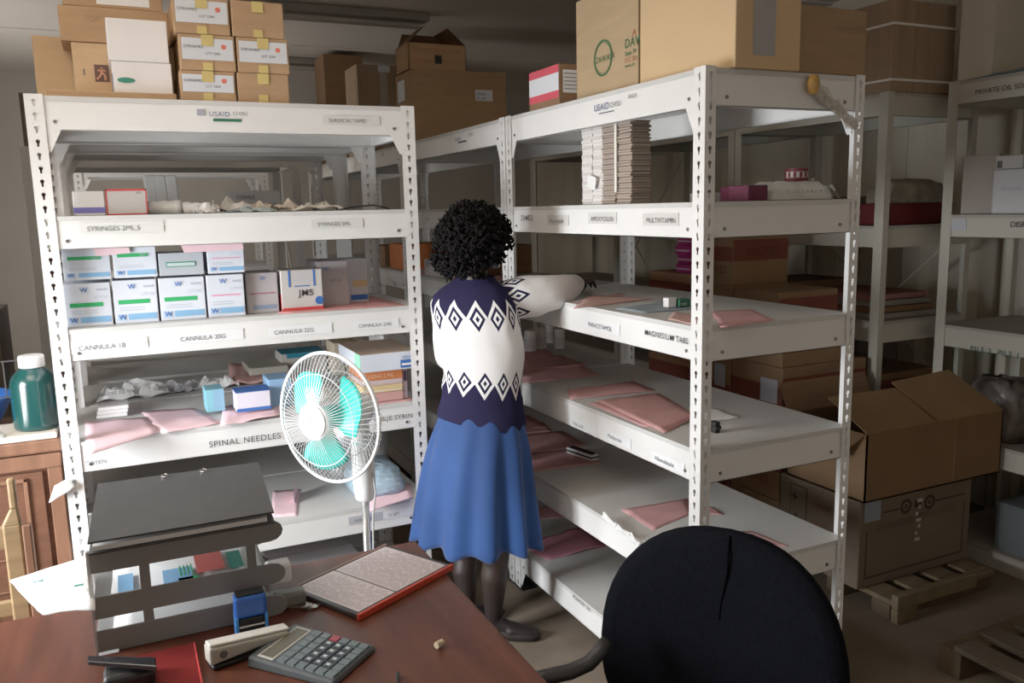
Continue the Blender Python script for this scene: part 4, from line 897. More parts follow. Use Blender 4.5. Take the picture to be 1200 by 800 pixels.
o = carton('large_carton', 'large printed floor carton on the pallet, with wheel-like logo', 'carton', 1.12, 1.78, .42, .865, .0855, .455, g2, bev=.006)
DK = mat('dark_print', (.035, .022, .018), .8)
def ring(cx, cz, ra, rb, y, m, par):
    n = 28; q = MB(); vs = []
    for k in range(n): t = 2*PI*k/n; vs += [(cx+ra*math.cos(t), y, cz+ra*math.sin(t)), (cx+rb*math.cos(t), y, cz+rb*math.sin(t))]
    q.add(vs, [(2*k, 2*k+1, (2*k+3) % (2*n), (2*k+2) % (2*n)) for k in range(n)]); q.build('ring_print', m, par)
ring(1.38, .395, .032, .020, .4185, DK, o); ring(1.52, .39, .032, .020, .4185, DK, o); ring(1.38, .395, .010, .004, .4185, DK, o); ring(1.52, .39, .010, .004, .4185, DK, o)
for a, b in (((1.25, .388), (1.345, .394)), ((1.555, .386), (1.74, .392)), ((1.16, .125), (1.74, .131)), ((1.16, .125), (1.165, .33)), ((1.735, .125), (1.74, .36)), ((1.43, .38), (1.47, .41))): decal('line_print', o, '-y', a, b, .42, DK)
text('HONGDENG', (1.22, .418, .315), .045, '-y', mat('mid_print', (.10, .07, .05), .8), o); text('BEST QUALITY', (1.45, .418, .33), .035, '-y', MC['mid_print'], o)
decal('blue_grey_label', o, '-y', (1.145, .365), (1.235, .452), .42, mat('blue_grey_label', (.22, .24, .27), .7))
for k in range(7): decal('torn_spot', o, '-y', (1.445+.01*math.sin(k*2), .40-.028*k), (1.465+.012*math.sin(k*2+1), .415-.028*k), .419, mat('torn_white', (.42, .38, .34), .8))
decal('warning_frame', o, '-x', (.80, .23), (.70, .43), 1.12, DK); decal('warning_core', o, '-x', (.795, .235), (.705, .425), 1.119, g2)
text('+', (1.117, .79, .35), .07, '-x', DK, o, bold=.05); text('A', (1.117, .78, .26), .06, '-x', DK, o, bold=.05); text('MADE', (1.117, .66, .36), .035, '-x', RP, o, rz=0); text('2019', (1.117, .66, .28), .035, '-x', RP, o)
# upper open carton with flaps
x0, x1, y0, y1, z0, z1 = 1.125, 1.935, .405, .83, .4565, .735
t = .006; q = MB()
q.box((x0, y0, z0), (x1, y0+t, z1)).box((x0, y1-t, z0), (x1, y1, z1)).box((x0, y0, z0), (x0+t, y1, z1)).box((x1-t, y0, z0), (x1, y1, z1)).box((x0, y0, z0), (x1, y1, z0+t))
o = q.build('open_carton', mat('floor_cardboard', (.17, .095, .045), .85, ns=4, na=.1)); tag(o, 'wide open-topped brown carton with raised flaps, on the printed floor carton', 'carton')
FLP = mat('flap_cardboard', (.22, .13, .062), .85, ns=4, na=.08)
def flap(a, b, c, d, m=FLP):
    f = MB().quad(a, b, c, d).build('flap', m, o); sd = f.modifiers.new('thickness', 'SOLIDIFY'); sd.thickness = .005
xm = (x0+x1)/2
flap((x0, y0, z1), (xm-.02, y0, z1), (xm-.06, y0+.17, z1+.115), (x0-.04, y0+.17, z1+.12))
flap((xm, y0, z1), (x1, y0, z1), (x1-.10, y0+.20, z1+.155), (xm-.06, y0+.19, z1+.14))
flap((x0, y0+.01, z1), (x0, y1-.01, z1), (x0-.10, y1, z1-.10), (x0-.10, y0+.06, z1-.09), MC['floor_cardboard'])
flap((x0, y1, z1), (x1-.3, y1, z1), (x1-.3, y1+.055, z1+.12), (x0, y1+.06, z1+.12), CARDD)
MB().box((x1-.30, y0-.001, z0+.01), (x1-.297, y0, z1)).build('tape_edge', TAPEB, o)
# slatted pallet at the lower right
r = empty('wooden_pallet', (1.3, -.45, 0), 'slatted wooden pallet at the bottom right corner of the floor', 'pallet')
for i in range(4):
    yy = -.95+.29*i; MB().box((1.03, yy-.03, .0), (1.9, yy+.06, .095)).build('rail', PALD, r, bevel=.004)
for i in range(6):
    xx = 1.03+.16*i; MB().box((xx, -.95, .096), (xx+.10, -.08+.02*(i % 2), .118)).build('deck_board', mat('pallet_grey', (.085, .065, .045), .8, ns=9, na=.2, stretch=(6, 1, 1)), r, bevel=.004)

# ================================================================ LEFT SIDE
CAB = mat('cabinet_wood', (.13, .052, .028), .45, ns=4, na=.25, stretch=(1, 1, 8), bump=.03)
CAB2 = mat('cabinet_wood_light', (.20, .09, .05), .45, ns=4, na=.2, stretch=(8, 1, 1))
cx0, cx1, cy0, cy1, cz = -2.5, -1.685, 1.2, 1.62, .925
r = empty('wooden_cabinet', ((cx0+cx1)/2, (cy0+cy1)/2, 0), 'reddish brown panelled wooden cabinet left of the left rack', 'cabinet')
MB().box((cx0, cy0+.02, .05), (cx1, cy1, cz-.045)).build('carcass', CAB, r, bevel=.004)
MB().box((cx0-.01, cy0-.01, cz-.045), (cx1+.004, cy1, cz)).build('top', CAB2, r, bevel=.008)
MB().box((cx0, cy0, cz-.10), (cx1-.002, cy0+.02, cz-.05)).build('apron', CAB2, r, bevel=.004)
MB().box((cx0+.02, cy0+.05, 0), (cx1-.02, cy1-.02, .05)).build('plinth', CAB, r)
MB().box((cx1-.045, cy0+.004, .05), (cx1-.002, cy0+.022, cz-.10)).build('stile', CAB2, r, bevel=.003)
for i in range(3):
    xx = cx1-.05-.245*(i+1); d = MB().box((xx, cy0+.006, .09), (xx+.235, cy0+.02, cz-.11)).build('door', CAB, r, bevel=.002)
    q = MB(); a0, a1, c0, c1 = xx+.16, xx+.05, .12, .80
    a0, a1 = xx+.045, xx+.19
    for (p, s) in (((a0, c0), (a1, c0+.012)), ((a0, c1-.012), (a1, c1)), ((a0, c0), (a0+.012, c1)), ((a1-.012, c0), (a1, c1))): q.box((p[0], cy0-.004, p[1]), (s[0], cy0+.006, s[1]))
    for k in range(5): q.box((a0, cy0+.0, .2+.11*k), (a1, cy0+.0055, .205+.11*k))
    q.build('panel_moulding', CAB2, d, bevel=.002)
    MB().lathe([(.004, 0), (.006, .012), (.012, .018), (.010, .026)], (0, 0, 0), 12, M=Matrix.Translation((xx+.02, cy0+.006, .5))@Matrix.Rotation(PI/2, 4, 'X')).build('knob', BOLT, d)
o = MB().box((-2.0, 1.19, cz+.001), (-1.69, 1.40, cz+.022)).build('pale_board', mat('pale_board', (.74, .66, .55), .6), bevel=.004); tag(o, 'pale board lying on the cabinet top under the green bottle', 'board')
zt = cz+.023
prof = [(.060, 0), (.070, .006), (.071, .02), (.071, .155), (.066, .172), (.052, .190), (.036, .202), (.034, .206)]
o = MB().lathe(prof, (-1.748, 1.285, zt), 40).build('large_bottle', mat('green_liquid_bottle', (.005, .05, .047), .18, spec=.7, ns=2, na=.25, stretch=(6, 6, .4)), smooth=True)
tag(o, 'large dark green plastic bottle with white cap on the cabinet', 'bottle')
MB().lathe([(.036, .206), (.039, .208), (.039, .240), (.036, .246)], (-1.748, 1.285, zt), 32).build('cap', mat('cap_white', (.85, .84, .82), .4), o)
bc = Vector((-2.02, 1.5, cz+.002))
q = MB().lathe([(.11, 0), (.125, .02), (.165, .10), (.175, .105), (.172, .108), (.158, .10), (.118, .025), (.10, .012)], bc, 36)
o = q.build('blue_basin', mat('blue_plastic', (.03, .16, .62), .35), smooth=True); tag(o, 'bright blue plastic basin at the left edge behind the green bottle', 'basin')
bpy.data.objects['blue_basin'].location.x = -2.0
q = MB()
for k in range(5): q.tube([(-1.98+.045*k, 1.42, cz+.11), (-1.98+.045*k, 1.42, cz+.235)], .0025, 6)
q.tube([(-2.0, 1.42, cz+.235), (-1.76, 1.42, cz+.235)], .003, 6); q.tube([(-2.0, 1.42, cz+.11), (-1.76, 1.42, cz+.11)], .003, 6); q.tube([(-1.99, 1.42, cz+.002), (-1.99, 1.42, cz+.235)], .003, 6); q.tube([(-1.77, 1.42, cz+.002), (-1.77, 1.42, cz+.235)], .003, 6)
tag(q.build('wire_stand', BOLT), 'thin wire stand between the basin and the green bottle', 'wire stand')
crumple('crumpled_paper', 'crumpled white paper at the left end of the cabinet top', -1.90, 1.215, cz+.02, .12, .05, .035, mat('grey_white_scrap', (.55, .54, .50), .7, ns=15, na=.2), 33)
sheet('loose_paper', 'torn white paper poking out left of the left rack post', 'paper sheet', [(-1.72, 1.02, .76), (-1.64, 1.02, .80), (-1.66, 1.03, .83), (-1.70, 1.03, .81)], PAPER, seed=71, n=4)
# things on the dark rack at the far left
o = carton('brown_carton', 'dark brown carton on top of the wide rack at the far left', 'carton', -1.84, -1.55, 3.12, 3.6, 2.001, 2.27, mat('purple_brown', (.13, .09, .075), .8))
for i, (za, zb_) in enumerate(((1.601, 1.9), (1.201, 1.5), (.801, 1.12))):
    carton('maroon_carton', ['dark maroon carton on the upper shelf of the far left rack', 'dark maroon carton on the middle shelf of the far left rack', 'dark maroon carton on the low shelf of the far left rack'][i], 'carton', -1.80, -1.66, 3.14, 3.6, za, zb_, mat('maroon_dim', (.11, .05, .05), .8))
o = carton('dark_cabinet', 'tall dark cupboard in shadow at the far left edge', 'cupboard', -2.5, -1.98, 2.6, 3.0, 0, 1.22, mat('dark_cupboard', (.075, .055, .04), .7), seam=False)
# wooden chair
CW = mat('chair_wood', (.26, .165, .08), .45, ns=5, na=.2, stretch=(1, 1, 8))
r = empty('wooden_chair', (-2.0, .35, 0), 'light varnished wooden chair beyond the desk at the left edge', 'chair')
def stile(x, y):
    q = MB(); q.box((x-.021, y-.014, 0), (x+.021, y+.014, .865)); q.add([(x-.021, y-.014, .865), (x+.021, y-.014, .865), (x+.021, y+.014, .865), (x-.021, y+.014, .865), (x+.0, y-.01, .905), (x+.018, y-.01, .905), (x+.018, y+.01, .905), (x+.0, y+.01, .905)], [(0, 1, 5, 4), (1, 2, 6, 5), (2, 3, 7, 6), (3, 0, 4, 7)])
    q.box((x, y-.01, .905), (x+.018, y+.01, .985)); q.build('rear_leg', CW, r, bevel=.005)
stile(-1.765, .55); stile(-2.14, .55)
MB().box((-2.13, .54, .80), (-1.78, .56, .86)).box((-2.13, .54, .62), (-1.78, .56, .66)).build('back_rail', CW, r, bevel=.004)
MB().box((-2.16, .18, .43), (-1.745, .56, .455)).build('seat', CW, r, bevel=.006)
for X in (-1.77, -2.13): MB().box((X-.02, .19, 0), (X+.02, .23, .43)).build('front_leg', CW, r, bevel=.004)
MB().box((-1.742, .53, .45), (-1.722, .552, .86)).build('side_post', CAB2, r, bevel=.003)

# ================================================================ DESK
DW = mat('desk_veneer', (.085, .024, .013), .42, ns=3.5, na=.35, stretch=(7, .8, 1), bump=.03, spec=.35)
DWE = mat('desk_edge', (.16, .035, .018), .4)
r = empty('office_desk', (-1.6, -.25, 0), 'glossy reddish brown wooden office desk in the foreground', 'desk')
dx0, dx1, dy0, dy1 = -2.35, -.792, -.62, .213
MB().box((dx0, dy0, .722), (dx1, dy1, .75)).build('desk_top', DW, r, bevel=.004)
MB().box((dx1-.04, dy0+.05, .0), (dx1-.015, dy1-.05, .721)).build('side_panel', DWE, r, bevel=.002)
MB().box((dx0+.015, dy0+.05, .0), (dx0+.04, dy1-.05, .721)).build('side_panel', DWE, r, bevel=.002)
MB().box((dx0+.041, dy1-.09, .25), (dx1-.041, dy1-.07, .721)).build('modesty_panel', DWE, r)
dr = MB().box((dx0+.05, dy0+.03, .58), (dx0+.5, dy0+.05, .715)).build('drawer', DW, r, bevel=.003); MB().box((dx0+.2, dy0+.01, .64), (dx0+.34, dy0+.029, .655)).build('handle', BOLT, dr)
ZD = .7512
# --- letter tray
TG = mat('tray_grey', (.20, .195, .185), .45); TGI = mat('tray_grey_inside', (.16, .15, .145), .5)
r = empty('letter_tray', (-1.38, .07, ZD), 'grey three-tier plastic letter tray on the desk', 'letter tray')
tx0, tx1, ty0, ty1 = -1.568, -1.20, -.05, .20
def rail(q, y, z0, z1, xa=tx0, xb=tx1, t=.006, rnd=True):
    n = 6; R = (z1-z0)/2; pts = [(xa, z0), (xb-R*.4, z0)]+[(xb-R*.4+R*1.2*math.cos(a), (z0+z1)/2+R*math.sin(a)) for a in [-PI/2+PI*i/n for i in range(1, n)]]+[(xb-R*.4, z1), (xa, z1)]
    k = len(pts); q.add([(p[0], y, p[1]) for p in pts]+[(p[0], y+t, p[1]) for p in pts], [tuple(range(k)), tuple(range(k, 2*k))[::-1]]+[(i, (i+1) % k, k+(i+1) % k, k+i) for i in range(k)])
for i, (za, zb_) in enumerate(((ZD, .800), (.826, .874), (.925, .973))):
    q = MB(); rail(q, ty0, za, zb_); rail(q, ty1-.006, za, zb_)
    q.box((tx0, ty0+.006, za+.002), (tx1-.01, ty1-.006, za+.006)); q.box((tx1-.02, ty0+.006, za+.002), (tx1-.014, ty1-.006, za+.022))
    q.build('tray_tier', TG, r, bevel=.0012)
for X in (-1.475, -1.262):
    for Y in (ty0+.0005, ty1-.0065):
        for (za, zb_) in ((.800, .826), (.874, .925)): MB().box((X, Y, za), (X+.020, Y+.006, zb_)).build('support', TG, r)
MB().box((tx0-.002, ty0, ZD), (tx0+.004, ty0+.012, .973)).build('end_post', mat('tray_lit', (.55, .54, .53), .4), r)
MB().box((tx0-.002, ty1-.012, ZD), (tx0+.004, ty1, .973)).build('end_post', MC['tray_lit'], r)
# papers in the tray
sheet('paper_stack', 'white paper sheets lying in the bottom tier of the letter tray', 'paper', [(-1.54, -.035, .762), (-1.22, -.03, .762), (-1.22, .18, .766), (-1.53, .18, .766)], PAPER, seed=5, warp=.003, thick=.008)
o = sheet('printed_paper', 'white sheet with blue and green print in the middle tier of the tray', 'paper', [(-1.535, -.035, .836), (-1.215, -.03, .84), (-1.22, .185, .842), (-1.53, .18, .842)], PAPER, seed=6, warp=.003, thick=.005)
for (a, b, m) in (((-1.43, -.02), (-1.37, .08), LBLUE), ((-1.40, -.02), (-1.36, .02), GREEN), ((-1.36, .03), (-1.30, .14), mat('print_red', (.55, .10, .08), .7)), ((-1.29, .02), (-1.26, .12), mat('print_dgreen', (.03, .20, .15), .7)), ((-1.52, 0), (-1.49, .10), LBLUE), ((-1.25, .0), (-1.235, .06), YEL)): decal('print_patch', o, '+z', a, b, .8515, m)
for k in range(4): decal('stripe', o, '+z', (-1.395+.008*k, .03), (-1.392+.008*k, .09), .852, GREEN)
o = sheet('hanging_papers', 'white and pale teal printed sheets sticking out of the left of the letter tray', 'paper', [U(12, 683, z=.862), U(50, 721, z=.868), U(112, 716, z=.87), U(108, 652, z=.87)], PAPER, seed=8, warp=.006, thick=.003)
c = U(75, 683, z=.886)
for k, (dx, dy, w, h, m) in enumerate(((-.045, .0, .006, .12, mat('pale_teal', (.45, .72, .72), .7)), (-.01, -.02, .04, .004, MC['pale_teal']), (.0, .02, .05, .004, MC['pale_teal']), (.02, -.035, .018, .022, mat('leaf_dark_green', (.03, .22, .15), .7)), (-.06, .03, .02, .012, TEALINK))):
    decal('print', o, '+z', (c.x+dx, c.y+dy), (c.x+dx+w, c.y+dy+h*.5), .886, m)
# black ring binder on top, tilted up at the back
zf = .978; A = Vector((-1.562, -.085, zf)); B = Vector((-1.203, -.085, zf)); zr = U(200, 553, y=.24).z
Cc = Vector((-1.185, .245, U(305, 541, y=.245).z-.028)); Dd = Vector((-1.547, .245, U(112, 567, y=.245).z-.028))
q = MB(); nn = (B-A).cross(Dd-A).normalized(); t = .024
q.add([A, B, Cc, Dd, A+nn*.004, B+nn*.004, Cc+nn*.004, Dd+nn*.004], [(0, 3, 2, 1), (4, 5, 6, 7), (0, 1, 5, 4), (1, 2, 6, 5), (2, 3, 7, 6), (3, 0, 4, 7)])
q.add([p+nn*(t) for p in (A, B, Cc, Dd)]+[p+nn*(t+.004) for p in (A, B, Cc, Dd)], [(0, 3, 2, 1), (4, 5, 6, 7), (0, 1, 5, 4), (1, 2, 6, 5), (2, 3, 7, 6), (3, 0, 4, 7)])
q.add([Dd, Cc, Cc+nn*(t+.004), Dd+nn*(t+.004), Dd+(Cc-Dd)*0+Vector((0, .003, 0)), Cc+Vector((0, .003, 0)), Cc+nn*(t+.004)+Vector((0, .003, 0)), Dd+nn*(t+.004)+Vector((0, .003, 0))], [(0, 1, 2, 3), (4, 5, 6, 7), (0, 1, 5, 4), (1, 2, 6, 5), (2, 3, 7, 6), (3, 0, 4, 7)])
o = q.build('ring_binder', mat('binder_black', (.038, .037, .037), .55, ns=30, na=.12)); tag(o, 'black lever arch binder lying tilted on top of the letter tray', 'binder')
i_ = A+nn*.006+(B-A)*.02+(Dd-A)*.03
MB().add([A+nn*.005+(B-A)*.02+(Dd-A)*.02, B+nn*.005-(B-A)*.04+(Dd-A)*.02, Cc+nn*.005-(B-A)*.04-(Dd-A)*.05, Dd+nn*.005+(B-A)*.02-(Dd-A)*.05, A+nn*.015+(B-A)*.02+(Dd-A)*.02, B+nn*.015-(B-A)*.04+(Dd-A)*.02, Cc+nn*.015-(B-A)*.04-(Dd-A)*.05, Dd+nn*.015+(B-A)*.02-(Dd-A)*.05], [(0, 3, 2, 1), (4, 5, 6, 7), (0, 1, 5, 4), (1, 2, 6, 5), (2, 3, 7, 6), (3, 0, 4, 7)]).build('paper_block', PAPER, o)
for u in (.40, .64):
    p = Dd.lerp(Cc, u)+nn*(t+.005)-(Dd-A)*.03
    q = MB(); n_ = 12
    q.tube([p+(B-A).normalized()*(.007*math.cos(2*PI*k/n_))+((Dd-A).normalized())*(.009*math.sin(2*PI*k/n_))+nn*.001 for k in range(n_)], .0016, 6, closed=True); q.build('steel_ring', mat('chrome', (.75, .75, .76), .2, .9), o)
# --- framed list (desk folder)
cs = [U(352, 690, z=ZD), U(420, 727, z=ZD), U(530, 667, z=ZD), U(456, 636, z=ZD)]
ux = (cs[2]-cs[1]); uy = (cs[0]-cs[1]); cs[3] = cs[0]+ux
W = ux.length; Hh = uy.length; ang = math.atan2(ux.y, ux.x)
M = Matrix.Translation(cs[1])@Matrix.Rotation(ang, 4, 'Z')
o = MB().box((0, 0, 0), (W, Hh, .012), M=M).build('document_frame', mat('frame_dark', (.035, .03, .035), .4), bevel=.003); tag(o, 'dark framed two-page price list with red edge lying on the desk', 'document frame')
MB().box((-.001, -.004, 0), (W+.001, .004, .0145), M=M).build('red_edge', mat('red_edge', (.55, .055, .03), .5), o, bevel=.001)
PL = mat('list_paper', (.74, .66, .70), .5, ns=60, na=.10)
for (a, b) in ((.012, W*.40), (W*.415, W-.012)):
    MB().box((a, .012, .0121), (b, Hh-.012, .0128), M=M).build('printed_page', PL, o)
    q = MB(); n = 22 if b-a > W*.5 else 14; rr = random.Random(3)
    for k in range(30):
        yv = .018+(Hh-.036)*k/30; xx = a+.006
        while xx < b-.02:
            w_ = rr.uniform(.008, .028); q.add([M@Vector(p) for p in ((xx, yv, .0131), (min(b-.004, xx+w_), yv, .0131), (min(b-.004, xx+w_), yv+.0022, .0131), (xx, yv+.0022, .0131))], [(0, 1, 2, 3)]); xx += w_+rr.uniform(.003, .009)
    q.build('print_rows', mat('list_ink', (.42, .36, .40), .8), o)
MB().box((0, 0, .0125), (W, .009, .0135), M=M@Matrix.Translation((0, Hh-.008, 0))).build('far_edge', mat('frame_brown', (.22, .12, .10), .5), o)
# --- calculator
A = U(345, 740, z=ZD); B = U(434, 760, z=ZD); D0 = U(296, 783, z=ZD)
vx = (B-A); vy = (D0-A); 
ang = math.atan2(vx.y, vx.x); Wc = vx.length; Hc = .145
M = Matrix.Translation(A)@Matrix.Rotation(ang, 4, 'Z')
# local: x along the keys away from the display, y negative towards the camera
Hc = abs((M.inverted()@D0).y)
Wc2 = Wc*1.08
CG = mat('calc_grey', (.065, .075, .08), .35); 
q = MB(); q.add([M@Vector(p) for p in ((0, 0, 0), (Wc2, 0, 0), (Wc2, -Hc, 0), (0, -Hc, 0), (.003, -.003, .022), (Wc2-.003, -.003, .012), (Wc2-.003, -Hc+.003, .012), (.003, -Hc+.003, .022))], [(0, 3, 2, 1), (4, 5, 6, 7), (0, 1, 5, 4), (1, 2, 6, 5), (2, 3, 7, 6), (3, 0, 4, 7)])
o = q.build('desk_calculator', CG, bevel=.004); tag(o, 'grey desk calculator with wide display beside the stapler', 'calculator')
zt_ = lambda x: .022-.010*x/Wc2
def cbox(x0, x1, y0, y1, h, nm, m, par=o, off=.0):
    q = MB(); q.add([M@Vector(p) for p in ((x0, y0, zt_(x0)+off), (x1, y0, zt_(x1)+off), (x1, y1, zt_(x1)+off), (x0, y1, zt_(x0)+off), (x0+.0008, y0+.0008, zt_(x0)+h), (x1-.0008, y0+.0008, zt_(x1)+h), (x1-.0008, y1-.0008, zt_(x1)+h), (x0+.0008, y1-.0008, zt_(x0)+h))], [(0, 3, 2, 1), (4, 5, 6, 7), (0, 1, 5, 4), (1, 2, 6, 5), (2, 3, 7, 6), (3, 0, 4, 7)])
    return q.build(nm, m, par)
cbox(.018, .056, -Hc+.012, -.012, .0012, 'display_frame', mat('calc_silver', (.52, .50, .44), .35))
cbox(.022, .052, -Hc+.017, -.017, .0020, 'display', mat('calc_display', (.12, .11, .085), .25))
KB = mat('key_grey', (.12, .15, .16), .4); KD = mat('key_dark', (.045, .055, .065), .4); KR = mat('key_red', (.30, .05, .07), .4)
nr, nc = 6, 6; kx = (Wc2-.070)/nc; ky = (Hc-.020)/nr
for i in range(nc):
    for j in range(nr):
        m = KD if (1 < i < 5 and 1 <= j <= 4) else KB
        if i == 2 and j == 5: m = KR
        cbox(.064+kx*i+.0015, .064+kx*(i+1)-.0015, -Hc+.010+ky*j+.0015, -Hc+.010+ky*(j+1)-.0015, .0045, 'key', m)
        if m is KD:
            p = M@Vector((.064+kx*(i+.35), -Hc+.010+ky*(j+.3), zt_(.1)+.0052))
q = MB()
for i in range(2, 5):
    for j in range(1, 5):
        x_ = .064+kx*(i+.3); y_ = -Hc+.010+ky*(j+.35); q.add([M@Vector(p) for p in ((x_, y_, zt_(x_)+.0049), (x_+kx*.35, y_, zt_(x_+kx*.35)+.0049), (x_+kx*.35, y_+ky*.3, zt_(x_)+.0049), (x_, y_+ky*.3, zt_(x_)+.0049))], [(0, 1, 2, 3)])
q.build('key_figures', mat('key_white', (.55, .58, .6), .5), o)
# --- stapler
A = U(250, 787, z=ZD); B = U(332, 758, z=ZD); d = (B-A); L = d.length; ang = math.atan2(d.y, d.x)
M = Matrix.Translation(A)@Matrix.Rotation(ang, 4, 'Z')
r = empty('stapler', A, 'long beige and grey stapler in front of the letter tray', 'stapler')
SG = mat('stapler_beige', (.42, .39, .33), .4); SW = mat('stapler_white', (.72, .69, .63), .35)
def slab(x0, x1, y0, y1, z0, z1, z0b, z1b, nm, m):
    MB().add([M@Vector(p) for p in ((x0, y0, z0), (x1, y0, z0b), (x1, y1, z0b), (x0, y1, z0), (x0, y0, z1), (x1, y0, z1b), (x1, y1, z1b), (x0, y1, z1))], [(0, 3, 2, 1), (4, 5, 6, 7), (0, 1, 5, 4), (1, 2, 6, 5), (2, 3, 7, 6), (3, 0, 4, 7)]).build(nm, m, r, bevel=.005, seg=3)
slab(0, L*1.1, .0, .036, 0, .010, 0, .008, 'base', BLACK); slab(-.004, L*1.1, 0, .036, .012, .048, .020, .030, 'arm', SG); slab(-.002, L*1.12, .004, .032, .0485, .054, .0305, .036, 'top_cover', SW)
MB().cyl((0, 0, 0), .008, .003, 16, M=M@Matrix.Translation((.022, .0, .030))@Matrix.Rotation(PI/2, 4, 'X')).build('hinge_pin', mat('pin_dark', (.12, .11, .10), .4), r)
# --- blue self-inking stamp
r = empty('ink_stamp', (-1.268, -.12, ZD), 'blue self-inking stamp standing between the letter tray and stapler', 'ink stamp')
SB = mat('stamp_blue', (.015, .09, .42), .3); sx0, sx1, sy0, sy1 = -1.302, -1.236, -.128, -.090
MB().box((sx0, sy0, ZD+.045), (sx1, sy1, .845)).build('cap', SB, r, bevel=.008, seg=3)
MB().box((sx0+.004, sy0+.004, .8455), (sx1-.004, sy1-.004, .849)).build('cap_top', BLACK, r, bevel=.001)
q = MB()
for X in (sx0, sx1-.006): q.box((X, sy0-.001, ZD), (X+.006, sy1+.001, ZD+.05))
q.box((sx0, sy0-.001, ZD), (sx1, sy0+.003, ZD+.006)).box((sx0, sy1-.003, ZD), (sx1, sy1+.001, ZD+.006)); q.build('frame', mat('stamp_blue_light', (.05, .25, .70), .3), r)
MB().box((sx0+.007, sy0+.003, ZD+.012), (sx1-.007, sy1-.003, ZD+.044)).build('ink_pad', BLACK, r, bevel=.002); MB().box((sx0+.007, sy0+.001, ZD+.026), (sx1-.007, sy0+.003, ZD+.029)).build('pad_rail', SW, r)
# --- white folded tag with loops by the tray, right
p = U(322, 700, z=.83)
bz = [U(322, 695, y=-.02), U(335, 700, y=-.02), U(343, 722, y=-.02), U(337, 735, y=-.02), U(322, 728, y=-.02), U(316, 712, y=-.02)]
o = MB().tube(bz, .004, 8, closed=True).build('tape_dispenser', mat('dispenser_grey', (.17, .165, .14), .45), smooth=True); tag(o, 'dark grey tape dispenser loop at the right end of the letter tray', 'tape dispenser')
MB().box((-1.225, -.03, ZD), (-1.135, .01, ZD+.035)).build('base', MC['dispenser_grey'], o, bevel=.008)
MB().box((-1.218, -.032, .815), (-1.165, .01, .86)).build('white_tape_roll', PAPER, o, bevel=.006)
# --- keys
r = empty('keys', U(365, 712, z=ZD), 'small bunch of metal keys on the desk beside the framed list', 'keys')
KM = mat('key_metal', (.32, .28, .24), .3, .8); k0 = U(363, 714, z=ZD)
for a in (.3, 1.7, 2.8):
    M = Matrix.Translation(k0+Vector((0, 0, .002+.002*a)))@Matrix.Rotation(a, 4, 'Z'); q = MB().cyl((.012, 0, 0), .0085, .002, 14, M=M); q.box((.018, -.0025, 0), (.042, .0025, .002), M=M).box((.034, .0025, 0), (.037, .005, .002), M=M); q.build('key', KM, r)
MB().tube([k0+Vector((.008*math.cos(t*PI/6), .008*math.sin(t*PI/6), .008+.004*math.sin(t))) for t in range(12)], .001, 6, closed=True).build('ring', KM, r)
# --- cork
c = U(515, 758, z=ZD); M = Matrix.Translation(c+Vector((0, 0, .0075)))@Matrix.Rotation(.5, 4, 'Z')@Matrix.Rotation(PI/2, 4, 'Y')
o = MB().cyl((0, 0, -.010), .007, .020, 14, M=M, r2=.0065).build('cork_stopper', mat('cork', (.58, .46, .30), .8, ns=60, na=.2), bevel=.001); tag(o, 'tiny beige cork stopper alone on the bare desk', 'cork')
# --- black hinged punch at lower left
r = empty('hole_punch', U(140, 790, z=ZD), 'black hole punch with glossy lever at the bottom left of the desk', 'hole punch')
pa = U(120, 800, z=ZD); pb = U(185, 790, z=ZD)
a = U(103, 772, z=.80); b = U(183, 775, z=.80); c_ = U(172, 789, z=.79)
MB().add([a, a+Vector((.0, -.022, -.002)), b+Vector((0, -.03, -.004)), b, a+Vector((0, 0, .008)), a+Vector((0, -.022, .006)), b+Vector((0, -.03, .006)), b+Vector((0, 0, .010))], [(0, 3, 2, 1), (4, 5, 6, 7), (0, 1, 5, 4), (1, 2, 6, 5), (2, 3, 7, 6), (3, 0, 4, 7)]).build('lever', mat('gloss_black', (.015, .015, .017), .15, spec=.7), r, bevel=.002)
MB().box((a.x+.025, a.y-.075, ZD), (b.x-.003, a.y-.012, ZD+.038)).build('body', BLACK, r, bevel=.012, seg=3)
MB().box((a.x+.02, a.y-.017, .8085), (a.x+.055, a.y-.004, .8095)).build('grey_plate', mat('plate_grey', (.25, .25, .27), .3), r)
o = MB().box((-1.50, -.30, ZD), (-1.383, -.10, ZD+.005)).build('red_notebook', mat('dark_red_cover', (.16, .012, .012), .35), bevel=.001); o.rotation_euler.z = .04; tag(o, 'thin dark red notebook between the hole punch and stapler', 'notebook')
o.location += Vector((0, 0, 0)); MB().box((-1.386, -.30, ZD+.0052), (-1.383, -.10, ZD+.006)).build('edge_line', RED, o)
q = MB().box((0, 0, 0), (.001, .001, .001))
c = U(466, 795, z=ZD); o = MB().tube([c+Vector((-.01, -.03, .004)), c+Vector((.004, .012, .004))], .0038, 10).build('pen', BLACK); tag(o, 'dark pen tip showing at the bottom edge right of the calculator', 'pen')
